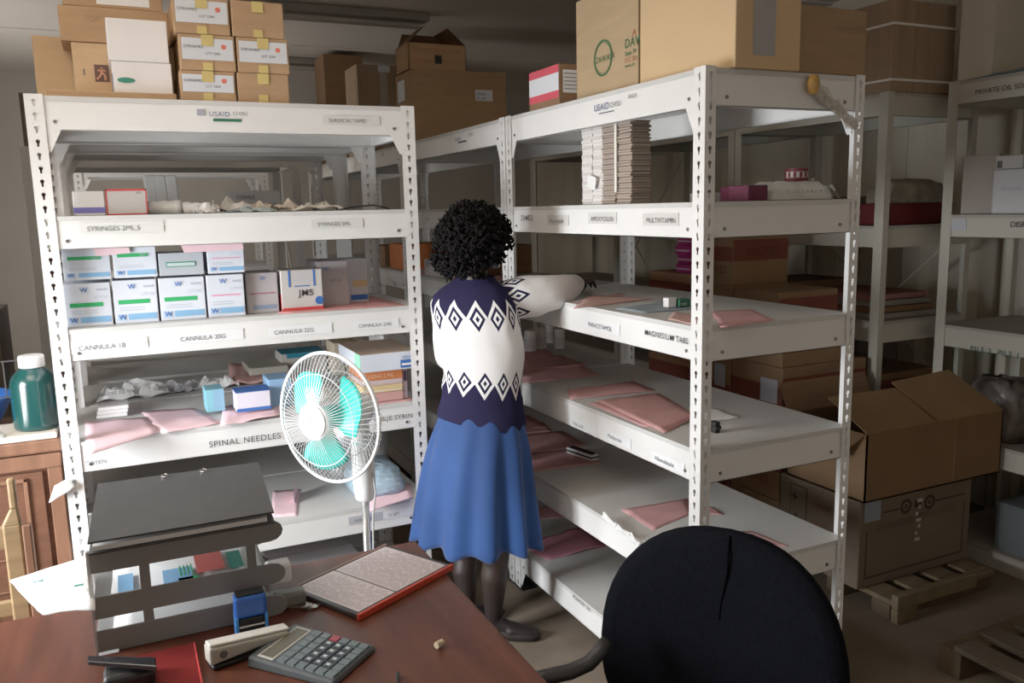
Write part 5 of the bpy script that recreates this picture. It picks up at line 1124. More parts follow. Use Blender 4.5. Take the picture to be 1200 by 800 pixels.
# ================================================================ FAN
FW = mat('fan_white', (.82, .81, .80), .35); FT = mat('fan_teal', (.03, .55, .46), .3, alpha=.88); FTS = mat('fan_teal_solid', (.02, .52, .45), .35)
CH = mat('chrome', (.75, .75, .76), .2, .9)
fc = UD(385, 489, 2.45)
vdir = (fc-CAM).normalized(); e2 = Vector((vdir.x, vdir.y, 0)).normalized(); e1 = Vector((e2.y, -e2.x, 0))
ang = math.radians(44)
nrm = (-(e2*math.cos(ang)+e1*math.sin(ang))+Vector((0, 0, .03))).normalized()
fu = Vector((0, 0, 1)); fr = nrm.cross(fu).normalized()*-1; fu = fr.cross(nrm)*-1
fu = Vector((0, 0, 1))-nrm*nrm.z; fu.normalize(); fr = fu.cross(nrm).normalized()
R_ = .192
pole = fc-nrm*.14; px_, py__ = pole.x, pole.y
r = empty('pedestal_fan', (px_, py__, 0), 'white pedestal fan with three teal blades behind the desk', 'fan')
fp = lambda a, rad, dep: fc+(fr*math.cos(a)+fu*math.sin(a))*rad+nrm*dep
def circ(rad, dep, tr, mi=0, q=None, n=64): return (q or MB()).tube([fp(2*PI*k/n, rad, dep) for k in range(n)], tr, 8, closed=True)
g = circ(R_, 0, .0055).build('guard_rim', FW, r, smooth=True, origin=fc)
q = MB(); circ(.135, .044, .0013, q=q)
for k in range(72):
    a = 2*PI*k/72; q.tube([fp(a, .05, .062), fp(a, .10, .056), fp(a+.02, .15, .040), fp(a+.03, .182, .018), fp(a+.03, R_, .0)], .0009, 4, cap=False)
q.build('front_guard', mat('guard_wire', (.74, .74, .76), .3, .3), r, origin=fc)
q = MB(); circ(.13, -.055, .0013, q=q)
for k in range(72):
    a = 2*PI*k/72+.04; q.tube([fp(a, .045, -.07), fp(a, .12, -.062), fp(a, .175, -.035), fp(a, R_, -.003)], .0009, 4, cap=False)
q.build('rear_guard', MC['guard_wire'], r, origin=fc)
Mf = Matrix((( fr.x, fu.x, nrm.x, fc.x), (fr.y, fu.y, nrm.y, fc.y), (fr.z, fu.z, nrm.z, fc.z), (0, 0, 0, 1)))
MB().lathe([(.02, .064), (.054, .064), (.056, .060), (.056, .058)][::-1]+[(.050, .069), (.02, .071), (.001, .072)], (0, 0, 0), 32, M=Mf).build('hub_badge', FW, r, smooth=False)
text('KCC', fp(PI/2, .0, .0735)-fr*.012, .018, '-y', GREYINK, r).rotation_euler = (Mf.to_3x3().to_euler())
MB().lathe([(.001, -.03), (.034, -.03), (.036, .01), (.030, .03), (.001, .036)], (0, 0, 0), 24, M=Mf).build('blade_hub', FTS, r, smooth=True)
for k, a0 in enumerate((math.radians(128), math.radians(20), math.radians(-97))):
    q = MB(); nr_, na_ = 8, 8; vs = []; wf = (1.35, 1.2, .85)[k]
    for i in range(nr_+1):
        rad = .03+(.155-.03)*i/nr_; wA = wf*math.radians(15+22*math.sin(PI*min(1, i/nr_*.75)))
        if i == nr_: wA *= .72
        for j in range(na_+1):
            s_ = j/na_*2-1; rr_ = rad-(.012*s_*s_ if i == nr_ else 0); vs.append(fp(a0+wA*s_+.12*i/nr_, rr_, .012-.022*s_))
    q.add(vs, [(i*(na_+1)+j, i*(na_+1)+j+1, (i+1)*(na_+1)+j+1, (i+1)*(na_+1)+j) for i in range(nr_) for j in range(na_)])
    b = q.build('blade', FT, r, smooth=True); sd = b.modifiers.new('thickness', 'SOLIDIFY'); sd.thickness = .002
MB().lathe([(.001, -.17), (.030, -.17), (.048, -.15), (.055, -.11), (.055, -.07), (.045, -.062)], (0, 0, 0), 24, M=Mf).build('motor_housing', FW, r, smooth=True)
pz = fc.z
# neck / control body
q = MB(); rings = []
pt = Vector((px_, py__, 0))
for (z, a, b) in ((.745, .024, .022), (.755, .031, .029), (.80, .036, .033), (.86, .037, .034), (.92, .034, .034), (.96, .026, .028), (pz-.03, .022, .024), (pz+.02, .02, .022)):
    rings.append([pt+fr*(a*math.cos(2*PI*k/20))+nrm*(b*math.sin(2*PI*k/20))+Vector((0, 0, z)) for k in range(20)])
MB().loft(rings).build('control_body', FW, r, smooth=True)
q = MB()
for k in range(6):
    c = pt+nrm*.031+Vector((0, 0, .80+.025*k)); q.box((-.010, 0, 0), (.010, .006, .014), M=Matrix.Translation(c)@Matrix.Rotation(math.atan2(fr.y, fr.x), 4, 'Z'))
q.build('button_panel', FTS, r, bevel=.001)
MB().tube([pt+Vector((0, 0, .02)), pt+Vector((0, 0, .75))], .0125, 16).build('pole', CH, r, smooth=True)
q = MB(); wob = [pt+fr*.03+Vector((0, 0, .86)), pt+fr*.045+Vector((0, 0, .78)), pt+fr*.030+Vector((0, 0, .70)), pt+fr*.02+Vector((0, 0, .5)), pt+fr*.03+Vector((0, 0, .03))]
MB().tube(wob, .003, 6).build('power_cord', mat('cord_grey', (.45, .43, .42), .5), r, smooth=True)
MB().lathe([(.20, .0), (.20, .012), (.17, .022), (.05, .035), (.02, .06), (.015, .061)], pt, 40).build('base', FW, r, smooth=True)
cp = fp(math.radians(5), R_+.006, 0); MB().box((-.006, -.006, -.006), (.010, .006, .008), M=Matrix.Translation(cp)).build('rim_clip', FW, r)

# ================================================================ OFFICE CHAIR
CF = mat('chair_fabric', (.0028, .0033, .0055), .95, ns=120, na=.35, bump=.12, spec=.08, sheen=.0)
cc = UD(848, 768, 1.74); cd = Vector((cc.x-CAM.x, cc.y-CAM.y, 0)).normalized(); ce1 = Vector((cd.y, -cd.x, 0))
cn = (-(cd*math.cos(.35)+ce1*math.sin(.35))).normalized(); cr_ = Vector((-cn.y, cn.x, 0))      # front normal and width direction
if cr_.dot(ce1) < 0: cr_ = -cr_
seat = Vector((cc.x, cc.y, 0))+cn*.17
r = empty('office_chair', (seat.x, seat.y, 0), 'black fabric office chair with rounded back in the foreground', 'chair')
n = 48; rings = []
hw, hh2 = .262, .268
for (k, dep) in ((.0, -.036), (.5, -.035), (.85, -.028), (.96, -.015), (1.0, .0), (.97, .016), (.86, .028), (.5, .034), (.0, .035)):
    kk = max(k, .002); ring = []
    for i in range(n):
        t_ = 2*PI*i/n; c_, s_ = math.cos(t_), math.sin(t_); ex = .86
        X = hw*kk*abs(c_)**ex*(1 if c_ > 0 else -1)*(1.0 if s_ > 0 else 1.0-.10*s_*s_); Z = hh2*kk*abs(s_)**ex*(1 if s_ > 0 else -1)
        bow = .05*(X/hw)**2
        ring.append(cc+cr_*X+Vector((0, 0, Z))+cn*(dep+bow)-cn*.05*(Z/hh2)*.6)
    rings.append(ring)
bk = MB().loft(rings).build('backrest', CF, r, smooth=True)
s0 = UD(851, 624, 1.70); q = MB()
pts = []
for i in range(6):
    Z = hh2*.97-(.17*i/5); X = .006*math.sin(i); pts.append(cc+cr_*(X+.004)+Vector((0, 0, Z))+cn*(.0335-.030*Z/hh2*1.0+(.0 if i else -.016)))
q.tube(pts, .0022, 6); q.build('centre_seam', mat('seam_black', (.002, .002, .003), 1, spec=0), bk)
rings = []
sc_ = Vector((seat.x, seat.y, 0))
for (k, z) in ((.9, .405), (1, .42), (1, .46), (.93, .485), (.5, .492), (.01, .49)):
    rings.append([sc_+cr_*(.22*k*math.copysign(abs(math.cos(2*PI*i/36))**.6, math.cos(2*PI*i/36)))+cn*(.20*k*math.copysign(abs(math.sin(2*PI*i/36))**.6, math.sin(2*PI*i/36)))+Vector((0, 0, z)) for i in range(36)])
MB().loft(rings).build('seat', CF, r, smooth=True)
MB().tube([cc-cn*.05-Vector((0, 0, .15)), cc-cn*.07-Vector((0, 0, .30)), sc_-cn*.18+Vector((0, 0, .39)), sc_+Vector((0, 0, .395))], .018, 10).build('back_bracket', BLACK, r, smooth=True)
MB().cyl(sc_+Vector((0, 0, .10)), .028, .305, 20).build('gas_lift', BLACK, r)
for k in range(5):
    a = 2*PI*k/5+.3; dv = Vector((math.cos(a), math.sin(a), 0)); MB().tube([sc_+Vector((0, 0, .12)), sc_+dv*.15+Vector((0, 0, .10)), sc_+dv*.25+Vector((0, 0, .075))], [.024, .019, .015], 8).build('base_arm', BLACK, r, smooth=True)
    cas = sc_+dv*.25; MB().cyl((0, 0, -.014), .026, .028, 16, M=Matrix.Translation(cas+Vector((0, 0, .027)))@Matrix.Rotation(a, 4, 'Z')@Matrix.Rotation(PI/2, 4, 'Y')).build('castor', BLACK, r)
AM = mat('arm_plastic', (.022, .021, .022), .5)
ap = [U(712, 752, z=.735), U(702, 764, z=.72), U(690, 777, z=.70), U(668, 787, z=.69), U(640, 793, z=.685), U(618, 798, z=.68)]
mid = ap[-1]
MB().tube(ap, .0165, 12).build('armrest', AM, r, smooth=True)
MB().tube([ap[-1], ap[-1]+Vector((.02, 0, -.08)), sc_-cr_*.22+Vector((0, 0, .41))], .014, 10).build('arm_strut', AM, r, smooth=True)
sp = sc_+cr_*.27
MB().tube([cc+cr_*.24-Vector((0, 0, .12)), sp+cn*-.1+Vector((0, 0, .60)), sp+cn*.12+Vector((0, 0, .60)), sp+cn*.12+Vector((0, 0, .45)), sc_+cr_*.22+Vector((0, 0, .41))], .0155, 12).build('armrest', AM, r, smooth=True)
# ================================================================ PERSON
B = Vector((-.30, .90, 0)); E2 = Vector((B.x-CAM.x, B.y-CAM.y, 0)).normalized(); E1 = Vector((E2.y, -E2.x, 0)); UP = Vector((0, 0, 1))
def pp(px, py, away=0):
    d = ray(px, py); P0 = B+E2*away; t = (P0-CAM).dot(E2)/d.dot(E2); return CAM+d*t
SKIN = mat('skin_dark_brown', (.050, .026, .017), .55, ns=14, na=.12)
SKINL = mat('skin_legs', (.030, .016, .012), .6, ns=6, na=.2)
th = math.radians(25)
FW_ = (E2*math.cos(th)+E1*math.sin(th)); RT = (E1*math.cos(th)-E2*math.sin(th))      # facing and her right
def ringp(c, a, b, n=48, fw=FW_, rt=RT, tilt=0, ex=1.0, wob=None):
    out = []
    for k in range(n):
        t = 2*PI*k/n; x = a*math.copysign(abs(math.cos(t))**ex, math.cos(t)); y = b*math.copysign(abs(math.sin(t))**ex, math.sin(t))
        w = wob(t) if wob else 1
        p = c+rt*x*w+fw*y*w; p.z += tilt*(p-c).dot(E1)
        out.append(p)
    return out
# joints
neck = pp(556, 318, .0); headc = pp(556, 286, .02); shR = pp(598, 352, -.01); shL = pp(515, 354, .06)
elR = pp(656, 342, .06); wrR = pp(677, 332, .27)
elL = pp(524, 425, .13); wrL = pp(552, 398, .24)
chest = pp(560, 380, .0); waist = pp(564, 440, .0); hipc = pp(563, 500, .0)
hR = pp(580, 505, -.02); hL = pp(546, 505, .04); knR = pp(581, 652, -.02); knL = pp(545, 648, .14)
anR = Vector((U(578, 728, z=.07).x, U(578, 728, z=.07).y, .085)); anL = U(547, 712, z=.085)
bodyq = MB(); cap = bodyq.capsule
cap(hipc, waist, .085, .072, 20); cap(waist, chest, .072, .078, 20); cap(chest+RT*.05, chest+RT*.05+UP*.03, .06, .055); cap(chest-RT*.05, chest-RT*.05+UP*.03, .06, .055)
cap(shR-RT*.05-UP*.02, shL+RT*.05-UP*.02, .038, .038, 16); cap(chest+UP*.03, neck, .055, .043, 16); cap(neck-UP*.03, headc-UP*.02, .046, .050, 16)
cap(hipc+RT*.04, hR, .07, .07); cap(hipc-RT*.04, hL, .07, .07)
def limb(a, m, b, ra, rm, rb, bulge=None):
    cap(a, m, ra, rm); cap(m, b, rm, rb)
    if bulge: c = m.lerp(b, .28)-FW_*.012; cap(m.lerp(b, .05), c, rm*.9, bulge); cap(c, m.lerp(b, .75), bulge, (rm+rb)*.42)
limb(hR, knR, anR, .082, .052, .034, .050); limb(hL, knL, anL, .082, .052, .034, .050)
def foot(an, d):
    d = d.normalized(); hb = an-d*.035; hb.z = .035; mid = an+d*.07; mid.z = .038; toe = an+d*.155; toe.z = .026
    cap(an, hb, .034, .032); cap(an-UP*.02, mid, .034, .032); cap(mid, toe, .033, .024); s = Vector((d.y, -d.x, 0)); cap(mid+s*.015, toe+s*.014-d*.01, .026, .020); cap(mid-s*.015, toe-s*.014-d*.02, .026, .020)
fdR = (E1*.97-E2*.12); fdL = (E1*.8+E2*.6)
foot(anR, fdR); foot(anL, fdL)
limb(shR-RT*.02, elR, wrR, .038, .034, .024); limb(shL+RT*.02, elL, wrL, .036, .032, .024)
def hand(w, d, up, thumb_side):
    d = d.normalized(); up = (up-d*up.dot(d)).normalized(); s = d.cross(up)*thumb_side
    pc = w+d*.05; cap(w, w+d*.03, .023, .024); 
    for k in range(4): o_ = s*(.028-.018*k); cap(w+d*.02+o_*.5, w+d*.085+o_, .014, .0105, 10)
    for k, L in enumerate((.068, .078, .072, .056)):
        o_ = s*(.029-.019*k); p0 = w+d*.085+o_; dd = (d+s*(.10-.07*k)).normalized(); p1 = p0+dd*L*.45-up*.006; p2 = p1+dd*L*.30-up*.014; p3 = p2+dd*L*.22-up*.016
        cap(p0, p1, .0098, .0088, 10); cap(p1, p2, .0088, .008, 10); cap(p2, p3, .008, .007, 10)
    t0 = w+d*.025+s*.022; t1 = t0+(d*.5+s*.75).normalized()*.038; t2 = t1+(d*.85+s*.35-up*.2).normalized()*.030; t3 = t2+(d*.95-up*.2).normalized()*.022
    cap(t0, t1, .014, .0115, 10); cap(t1, t2, .0115, .0095, 10); cap(t2, t3, .0095, .008, 10)
hand(wrR, (wrR-elR).normalized()+Vector((.2, .2, .02)), UP, -1); hand(wrL, RT*.8+FW_*.4, UP, 1)
# head with face
th2 = math.radians(38); HF = (E2*math.cos(th2)+E1*math.sin(th2)); HR = (E1*math.cos(th2)-E2*math.sin(th2))
MH = Matrix(((HR.x, HF.x, 0, headc.x), (HR.y, HF.y, 0, headc.y), (0, 0, 1, headc.z), (0, 0, 0, 1)))
def ell(c, r, n=20, q=bodyq):
    c = Vector(c); r = Vector(r); prof = [(max(.001, math.cos(-PI/2+PI*i/12)), math.sin(-PI/2+PI*i/12)) for i in range(13)]
    q.lathe(prof, (0, 0, 0), n, M=MH@Matrix.Translation(c)@Matrix.Diagonal((*r, 1)))
ell((0, 0, .02), (.074, .092, .090)); ell((0, .022, -.045), (.058, .062, .062)); ell((0, .070, -.080), (.026, .022, .022))
ell((0, .095, -.012), (.011, .018, .026), 12); ell((0, .103, -.030), (.017, .013, .011), 12); ell((0, .088, -.052), (.024, .012, .009), 12); ell((0, .084, -.062), (.021, .012, .008), 12)
ell((.030, .074, .014), (.020, .014, .008), 12); ell((-.030, .074, .014), (.020, .014, .008), 12)
for s in (-1, 1): ell((s*.076, -.005, -.012), (.009, .017, .030), 12); ell((s*.045, .060, -.030), (.022, .022, .022), 12)
body = bodyq.build('person', SKIN, origin=(B.x, B.y, 0))
rm = body.modifiers.new('surface', 'REMESH'); rm.mode = 'VOXEL'; rm.voxel_size = .0055; rm.use_smooth_shade = True
sm = body.modifiers.new('smooth', 'SMOOTH'); sm.iterations = 6; sm.factor = .6
tag(body, 'woman with short curly black hair, seen from behind, reaching into the right rack', 'person')
# darker stockinged legs: colour from height, procedurally
nt = SKIN.node_tree; b_ = nt.nodes['Principled BSDF']; tc = nt.nodes.new('ShaderNodeTexCoord'); sx = nt.nodes.new('ShaderNodeSeparateXYZ'); nt.links.new(tc.outputs['Object'], sx.inputs[0])
rp = nt.nodes.new('ShaderNodeValToRGB'); rp.color_ramp.elements[0].position = .12; rp.color_ramp.elements[1].position = .55
rp.color_ramp.elements[0].color = (.010, .006, .006, 1); rp.color_ramp.elements[1].color = (.052, .028, .019, 1); nt.links.new(sx.outputs['Z'], rp.inputs['Fac']); nt.links.new(rp.outputs['Color'], b_.inputs['Base Color'])
for s in (-1, 1):
    q = MB(); prof = [(max(.001, math.cos(-PI/2+PI*i/8)), math.sin(-PI/2+PI*i/8)) for i in range(9)]
    q.lathe(prof, (0, 0, 0), 14, M=MH@Matrix.Translation((s*.030, .078, .004))@Matrix.Diagonal((.012, .010, .009, 1))); q.build('eye', mat('eye_white', (.6, .56, .52), .2), body, smooth=True)
    q = MB(); q.lathe(prof, (0, 0, 0), 10, M=MH@Matrix.Translation((s*.030, .0872, .004))@Matrix.Diagonal((.005, .0022, .005, 1))); q.build('iris', mat('iris_dark', (.01, .006, .004), .1), body, smooth=True)
# face mask and its ear loops
q = MB(); n = 12; vs = []
for j in range(n+1):
    for i in range(n+1):
        u = (i/n-.5)*2; v = (j/n-.5)*2; a = u*1.25
        vs.append(MH@Vector((.070*math.sin(a), .024+.078*math.cos(a)+.012*(1-abs(v)), -.052+.044*v*(1-.25*abs(u)))))
q.add(vs, [(j*(n+1)+i, j*(n+1)+i+1, (j+1)*(n+1)+i+1, (j+1)*(n+1)+i) for j in range(n) for i in range(n)])
MSK = mat('mask_grey_blue', (.42, .47, .52), .8)
mk = q.build('face_mask', MSK, body, smooth=True)
for s in (-1, 1):
    MB().tube([MH@Vector(p) for p in ((s*.066, .045, -.020), (s*.082, .010, .006), (s*.089, -.018, -.006), (s*.086, -.015, -.045), (s*.066, .030, -.082))], .0028, 6).build('ear_loop', mat('loop_grey', (.50, .52, .55), .7), mk)
# hair: dense short coils over a cap
HA = mat('hair_black', (.004, .003, .003), .8, spec=.12)
rr = random.Random(21); hq = MB(); hc = pp(555, 283, .0)
VH = Matrix(((E1.x, E2.x, 0, hc.x), (E1.y, E2.y, 0, hc.y), (0, 0, 1, hc.z), (0, 0, 0, 1)))
prof = [(max(.001, math.cos(-PI/2+PI*i/12)), math.sin(-PI/2+PI*i/12)) for i in range(13)]
hq.lathe(prof, (0, 0, 0), 24, M=VH@Matrix.Diagonal((.106, .108, .105, 1)))
hq.lathe(prof, (0, 0, 0), 20, M=VH@Matrix.Translation((-.010, -.035, -.06))@Matrix.Diagonal((.078, .06, .055, 1)))
face_dir = Vector((math.sin(th2), math.cos(th2), 0))
cnt = 0
while cnt < 1500:
    v = Vector((rr.gauss(0, 1), rr.gauss(0, 1), rr.gauss(0, 1))).normalized()
    if v.z < -.80: continue
    if v.z < .30 and v.dot(face_dir) > .55: continue
    if v.z < -.45 and v.x > .45: continue
    r3 = .112+rr.uniform(-.010, .016); c = Vector((v.x*r3*1.03, v.y*r3, v.z*r3*1.05))
    if v.z < -.2: c.x -= .02; c.z -= .012
    L = rr.uniform(.012, .026); rad = rr.uniform(.004, .0075); ax = (v+Vector((rr.uniform(-.6, .6), rr.uniform(-.6, .6), rr.uniform(-1.0, .2)))).normalized()
    u = ax.orthogonal().normalized(); w = ax.cross(u); ph = rr.uniform(0, 6)
    hq.tube([VH@(c+ax*(L*k/6)+(u*math.cos(ph+k*1.25)+w*math.sin(ph+k*1.25))*rad) for k in range(7)], [.0036, .0042, .0044, .0044, .0042, .0036, .0022], 4)
    cnt += 1
hair = hq.build('hair', HA, body, smooth=True)
# ---------------- knitted jumper with diamond bands
def knit_material():
    m = bpy.data.materials.new('jumper_knit'); m.use_nodes = True; nt = m.node_tree; b = nt.nodes['Principled BSDF']; b.inputs['Roughness'].default_value = .9; b.inputs['Specular IOR Level'].default_value = .15
    uv = nt.nodes.new('ShaderNodeUVMap'); uv.uv_map = 'UVMap'; sp = nt.nodes.new('ShaderNodeSeparateXYZ'); nt.links.new(uv.outputs[0], sp.inputs[0])
    def mx(op, a, b_=None, c=None):
        n = nt.nodes.new('ShaderNodeMath'); n.operation = op
        for i, v in enumerate((a, b_, c)):
            if v is None: continue
            if isinstance(v, (int, float)): n.inputs[i].default_value = v
            else: nt.links.new(v, n.inputs[i])
        return n.outputs[0]
    u = sp.outputs[0]; v = sp.outputs[1]     # u counts diamonds round the body, v is metres above hem
    tri = mx('ABSOLUTE', mx('SUBTRACT', mx('FRACT', u), .5))
    def band(v0, h, upper):                  # returns white mask of a band, navy side above (upper) or below
        dv = mx('SUBTRACT', v, v0); q = mx('ADD', mx('MULTIPLY', tri, 2.0), mx('DIVIDE', mx('ABSOLUTE', dv), h))
        def rng(a, b2): return mx('MULTIPLY', mx('GREATER_THAN', q, a), mx('LESS_THAN', q, b2))
        side = mx('LESS_THAN', dv, 0) if upper else mx('GREATER_THAN', dv, 0)
        w = mx('ADD', rng(.20, .44), rng(.74, 1.08)); w = mx('ADD', w, mx('MULTIPLY', mx('GREATER_THAN', q, 1.08), side))
        return mx('MINIMUM', w, 1)
    top = band(.378, .060, True); bot = band(.155, .052, False)
    pick = mx('GREATER_THAN', v, .26)
    wm_ = mx('ADD', mx('MULTIPLY', top, pick), mx('MULTIPLY', bot, mx('SUBTRACT', 1, pick)))
    mix = nt.nodes.new('ShaderNodeMixRGB'); mix.inputs[1].default_value = (.012, .010, .036, 1); mix.inputs[2].default_value = (.80, .77, .76, 1); nt.links.new(wm_, mix.inputs[0])
    nt.links.new(mix.outputs[0], b.inputs['Base Color'])
    nz = nt.nodes.new('ShaderNodeTexNoise'); nz.inputs['Scale'].default_value = 240; bp = nt.nodes.new('ShaderNodeBump'); bp.inputs['Strength'].default_value = .25; bp.inputs['Distance'].default_value = .003
    tc = nt.nodes.new('ShaderNodeTexCoord'); nt.links.new(tc.outputs['Object'], nz.inputs['Vector']); nt.links.new(nz.outputs['Fac'], bp.inputs['Height']); nt.links.new(bp.outputs['Normal'], b.inputs['Normal'])
    return m
KN = knit_material()
def loft_uv(name, rings, vv, nu, parent, u0=0, capb=False, capa=False, uf=None):
    """rings: list of loops; vv: v value per ring (or per point function); nu: pattern repeats round the loop"""
    n = len(rings[0]); q = MB(); q.loft(rings, capa=False, capb=False)
    me = bpy.data.meshes.new(name); o0 = Vector((B.x, B.y, 0))
    me.from_pydata([tuple(v-o0) for v in q.v], [], q.f); me.materials.append(KN)
    uvl = me.uv_layers.new(name='UVMap')
    for p in me.polygons:
        p.use_smooth = True
        ks = [me.loops[l].vertex_index for l in p.loop_indices]
        for l, vi in zip(p.loop_indices, ks):
            i, k = divmod(vi, n); kk = k
            if k == 0 and any((x % n) == n-1 for x in ks): kk = n
            u_ = kk/n*nu+u0
            uvl.data[l].uv = (u_, vv(i, k) if callable(vv) else vv[i])
    bm = bmesh.new(); bm.from_mesh(me); bmesh.ops.recalc_face_normals(bm, faces=bm.faces); bm.to_mesh(me); bm.free()
    o = bpy.data.objects.new(name, me); COL.objects.link(o); o.location = o0; adopt(o, parent)
    sd = o.modifiers.new('thickness', 'SOLIDIFY'); sd.thickness = .003; sd.offset = -1
    return o
# (py, left px, right px, depth b, v)
rows = [(494, 512.5, 614.5, .110, .0), (484, 514, 615, .108, .03), (470, 517, 612, .102, .072), (458, 519, 611, .098, .108), (440, 520, 612, .098, .163), (420, 517, 613, .100, .224), (400, 512, 611, .102, .285), (385, 508, 609, .102, .331), (370, 505, 607, .100, .377), (356, 504, 603, .094, .42), (346, 508, 598, .083, .45), (337, 518, 592, .068, .475), (329, 530, 582, .056, .50), (323, 536, 578, .050, .515)]
# refine rows by interpolation for smooth folds
def interp(rows, m):
    out = []
    for a, b in zip(rows[:-1], rows[1:]):
        for k in range(m): t = k/m; out.append(tuple(x*(1-t)+y*t for x, y in zip(a, b)))
    return out+[rows[-1]]
rings = []; vs_ = []
ct, st = math.cos(th), math.sin(th)
for (py, L, Rr, b, v) in interp(rows, 4):
    l = pp(L, py, .02); r_ = pp(Rr, py, -.0); c = (l+r_)/2; W = (r_-l).dot(E1)/2
    a = math.sqrt(max(1e-4, (W*W-(b*st)**2)))/ct
    tilt = -.16*max(0, 1-v/.2)
    def wob(t, v=v):
        f = mnoise.noise(Vector((math.cos(t)*2.2, math.sin(t)*2.2, v*14+math.cos(t)*2.5)))
        return 1+.055*f*min(1, v*8)*max(0, 1-max(0, v-.42)*9)+.012*math.sin(v*60+math.cos(t)*5)*max(0, 1-abs(v-.2)/.13)
    rings.append(ringp(c, a, b, 72, tilt=tilt, ex=.92, wob=wob)); vs_.append(v)
jumper = loft_uv('jumper', rings, vs_, 13, body, u0=.1)
# ribbed hem and collar
q = MB()
hem = [p.copy() for p in rings[0]]
# sleeves
def sleeve(S, E, W, radii, vstart, nu, name='sleeve', inner=None, seed=0, squash=.9):
    path = []
    P = [S, S.lerp(E, .25), S.lerp(E, .5), S.lerp(E, .75), E, E.lerp(W, .35), E.lerp(W, .7), W]
    P[4] = (P[3]+E*2+P[5])/4
    rings = []; n = 32; N = 22; dist = 0; vv = []
    def ev(t):
        x = t*(len(P)-1); i = min(len(P)-2, int(x)); f = x-i
        p0 = P[max(0, i-1)]; p1 = P[i]; p2 = P[i+1]; p3 = P[min(len(P)-1, i+2)]
        return .5*((2*p1)+(p2-p0)*f+(2*p0-5*p1+4*p2-p3)*f*f+(3*p1-p0-3*p2+p3)*f*f*f)
    last = None
    for j in range(N+1):
        t = j/N; p = ev(t); tg = (ev(min(1, t+.02))-ev(max(0, t-.02))).normalized()
        x = t*(len(radii)-1); i = min(len(radii)-2, int(x)); r = radii[i]*(1-(x-i))+radii[i+1]*(x-i)
        up = (UP-tg*tg.z).normalized(); sd = tg.cross(up)
        if last: dist += (p-last).length
        last = p.copy()
        rings.append([p+(sd*math.cos(2*PI*k/n)*squash+up*math.sin(2*PI*k/n))*r*(1+.07*mnoise.noise(Vector((math.cos(2*PI*k/n)*1.5, math.sin(2*PI*k/n)*1.5+seed, t*9)))) for k in range(n)])
        vv.append(max(.29, vstart-dist))
    return loft_uv(name, rings, vv, nu, jumper, u0=.25)
sleeve(shR-RT*.035, elR, wrR+(elR-wrR)*.05, [.062, .076, .076, .070, .062, .056, .046, .034], .425, 7)
sleeve(shL+RT*.03+FW_*.01, elL, wrL+(elL-wrL)*.1, [.056, .064, .062, .058, .055, .052, .046, .036], .43, 5, seed=4)
q = MB().tube([wrR+(elR-wrR)*.04+((RT*math.cos(2*PI*k/24)*.0)+Vector((0, 0, math.sin(2*PI*k/24)))*.036+(wrR-elR).normalized().cross(UP)*math.cos(2*PI*k/24)*.033) for k in range(24)], .004, 6, closed=True)
q.build('cuff', mat('cuff_navy', (.05, .02, .02), .9), jumper, smooth=True)
# ---------------- flared blue skirt
SK = mat('skirt_blue', (.012, .052, .20), .7, ns=3, na=.18, spec=.25, sheen=.2)
rows = [(455, 527, 602, .080), (480, 519, 607, .092), (500, 511, 614, .108), (520, 504, 618, .125), (550, 497, 621, .14), (580, 492, 624, .155), (605, 489, 626.5, .165), (632, 486, 629, .175)]
R2 = interp(rows, 5); rings = []
for i, (py, L, Rr, b) in enumerate(R2):
    f = i/(len(R2)-1); l = pp(L, py, .0); r_ = pp(Rr, py, 0); c = (l+r_)/2; W = (r_-l).dot(E1)/2
    a = math.sqrt(max(1e-4, (W*W-(b*st)**2)))/ct
    rg = []
    n = 120
    for k in range(n):
        t = 2*PI*k/n; fold = math.sin(11*t+.6+.5*math.sin(2*t))*.55+.22*math.sin(5*t+2)
        w = 1+.17*fold*f**.8
        p = c+RT*a*math.cos(t)*w+FW_*b*math.sin(t)*w
        p.z -= .018*fold*f**2
        rg.append(p)
    rings.append(rg)
sk = MB().loft(rings, capa=False, capb=False).build('skirt', SK, body, smooth=True); sd = sk.modifiers.new('thickness', 'SOLIDIFY'); sd.thickness = .003; sd.offset = -1
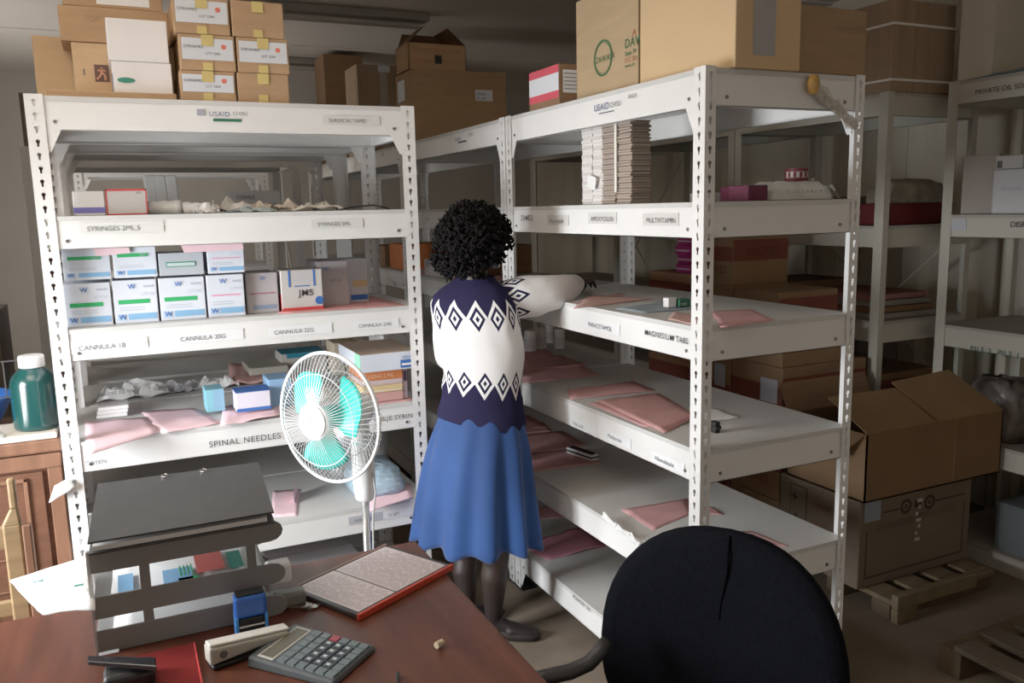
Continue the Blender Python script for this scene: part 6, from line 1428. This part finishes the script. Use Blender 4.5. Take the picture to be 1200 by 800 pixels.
# flat dark shoes
SHO = mat('shoe_dark', (.014, .009, .008), .6)
for an, d in ((anR, fdR), (anL, fdL)):
    d = d.normalized(); s = Vector((d.y, -d.x, 0)); rings = []
    for (x, w, h, zb) in ((-.062, .004, .03, .008), (-.055, .028, .055, 0), (-.03, .037, .062, 0), (.02, .036, .058, 0), (.06, .040, .052, 0), (.11, .044, .044, 0), (.15, .038, .036, 0), (.175, .022, .028, .002), (.182, .003, .014, .008)):
        rings.append([Vector((an.x, an.y, zb+.001))+d*x+s*(w*math.copysign(abs(math.cos(2*PI*k/20))**.8, math.cos(2*PI*k/20)))+UP*(h/2+h/2*math.sin(2*PI*k/20)) for k in range(20)])
    MB().loft(rings).build('shoe', SHO, body, smooth=True)

# ================================================================ LIGHT AND CAMERA
def area(name, loc, target, sx, sy, power, color, spread=PI):
    l = bpy.data.lights.new(name, 'AREA'); l.shape = 'RECTANGLE'; l.size = sx; l.size_y = sy; l.energy = power; l.color = color; l.spread = spread
    o = bpy.data.objects.new(name, l); COL.objects.link(o); o.location = loc
    o.rotation_euler = (Vector(target)-Vector(loc)).to_track_quat('-Z', 'Y').to_euler(); return o
area('window_daylight', (XL+.02, .40, 1.15), (0, .75, .35), .70, 1.0, 40, (.93, .97, 1.0), 1.95)
area('rear_fill', (-1.6, YB+.1, 1.9), (-.2, 2.5, 1.2), 2.2, 1.6, 3, (1.0, .93, .84))  # weak warm fill from behind the camera; no doorway is modelled
area('ceiling_fill', (XL+.03, .42, 1.3), (-2.25, .1, 2.83), .7, .9, 60, (1.0, .96, .90), 1.25)  # added upward fill beside the window, brightens the ceiling
area('far_fill', (XL+.02, 3.9, 1.5), (-1.0, 4.6, 1.7), 1.0, 1.1, 26, (1.0, .96, .90))  # added fill for the back of the room, set at the added window
w = bpy.data.worlds.new('world'); bpy.context.scene.world = w; w.use_nodes = True
w.node_tree.nodes['Background'].inputs[0].default_value = (.90, .80, .68, 1); w.node_tree.nodes['Background'].inputs[1].default_value = .24
cam = bpy.data.cameras.new('camera'); co = bpy.data.objects.new('camera', cam); COL.objects.link(co); bpy.context.scene.camera = co
cam.sensor_width = 36; cam.lens = F/1200*36; cam.clip_start = .02
cam.shift_x = -(PX-600)/1200; cam.shift_y = (PY-400)/1200
back = -cf
co.matrix_world = Matrix(((cr.x, cu.x, back.x, CAM.x), (cr.y, cu.y, back.y, CAM.y), (cr.z, cu.z, back.z, CAM.z), (0, 0, 0, 1)))
sc = bpy.context.scene
sc.view_settings.view_transform = 'Standard'; sc.view_settings.look = 'None'; sc.view_settings.exposure = 0; sc.view_settings.gamma = 1.22
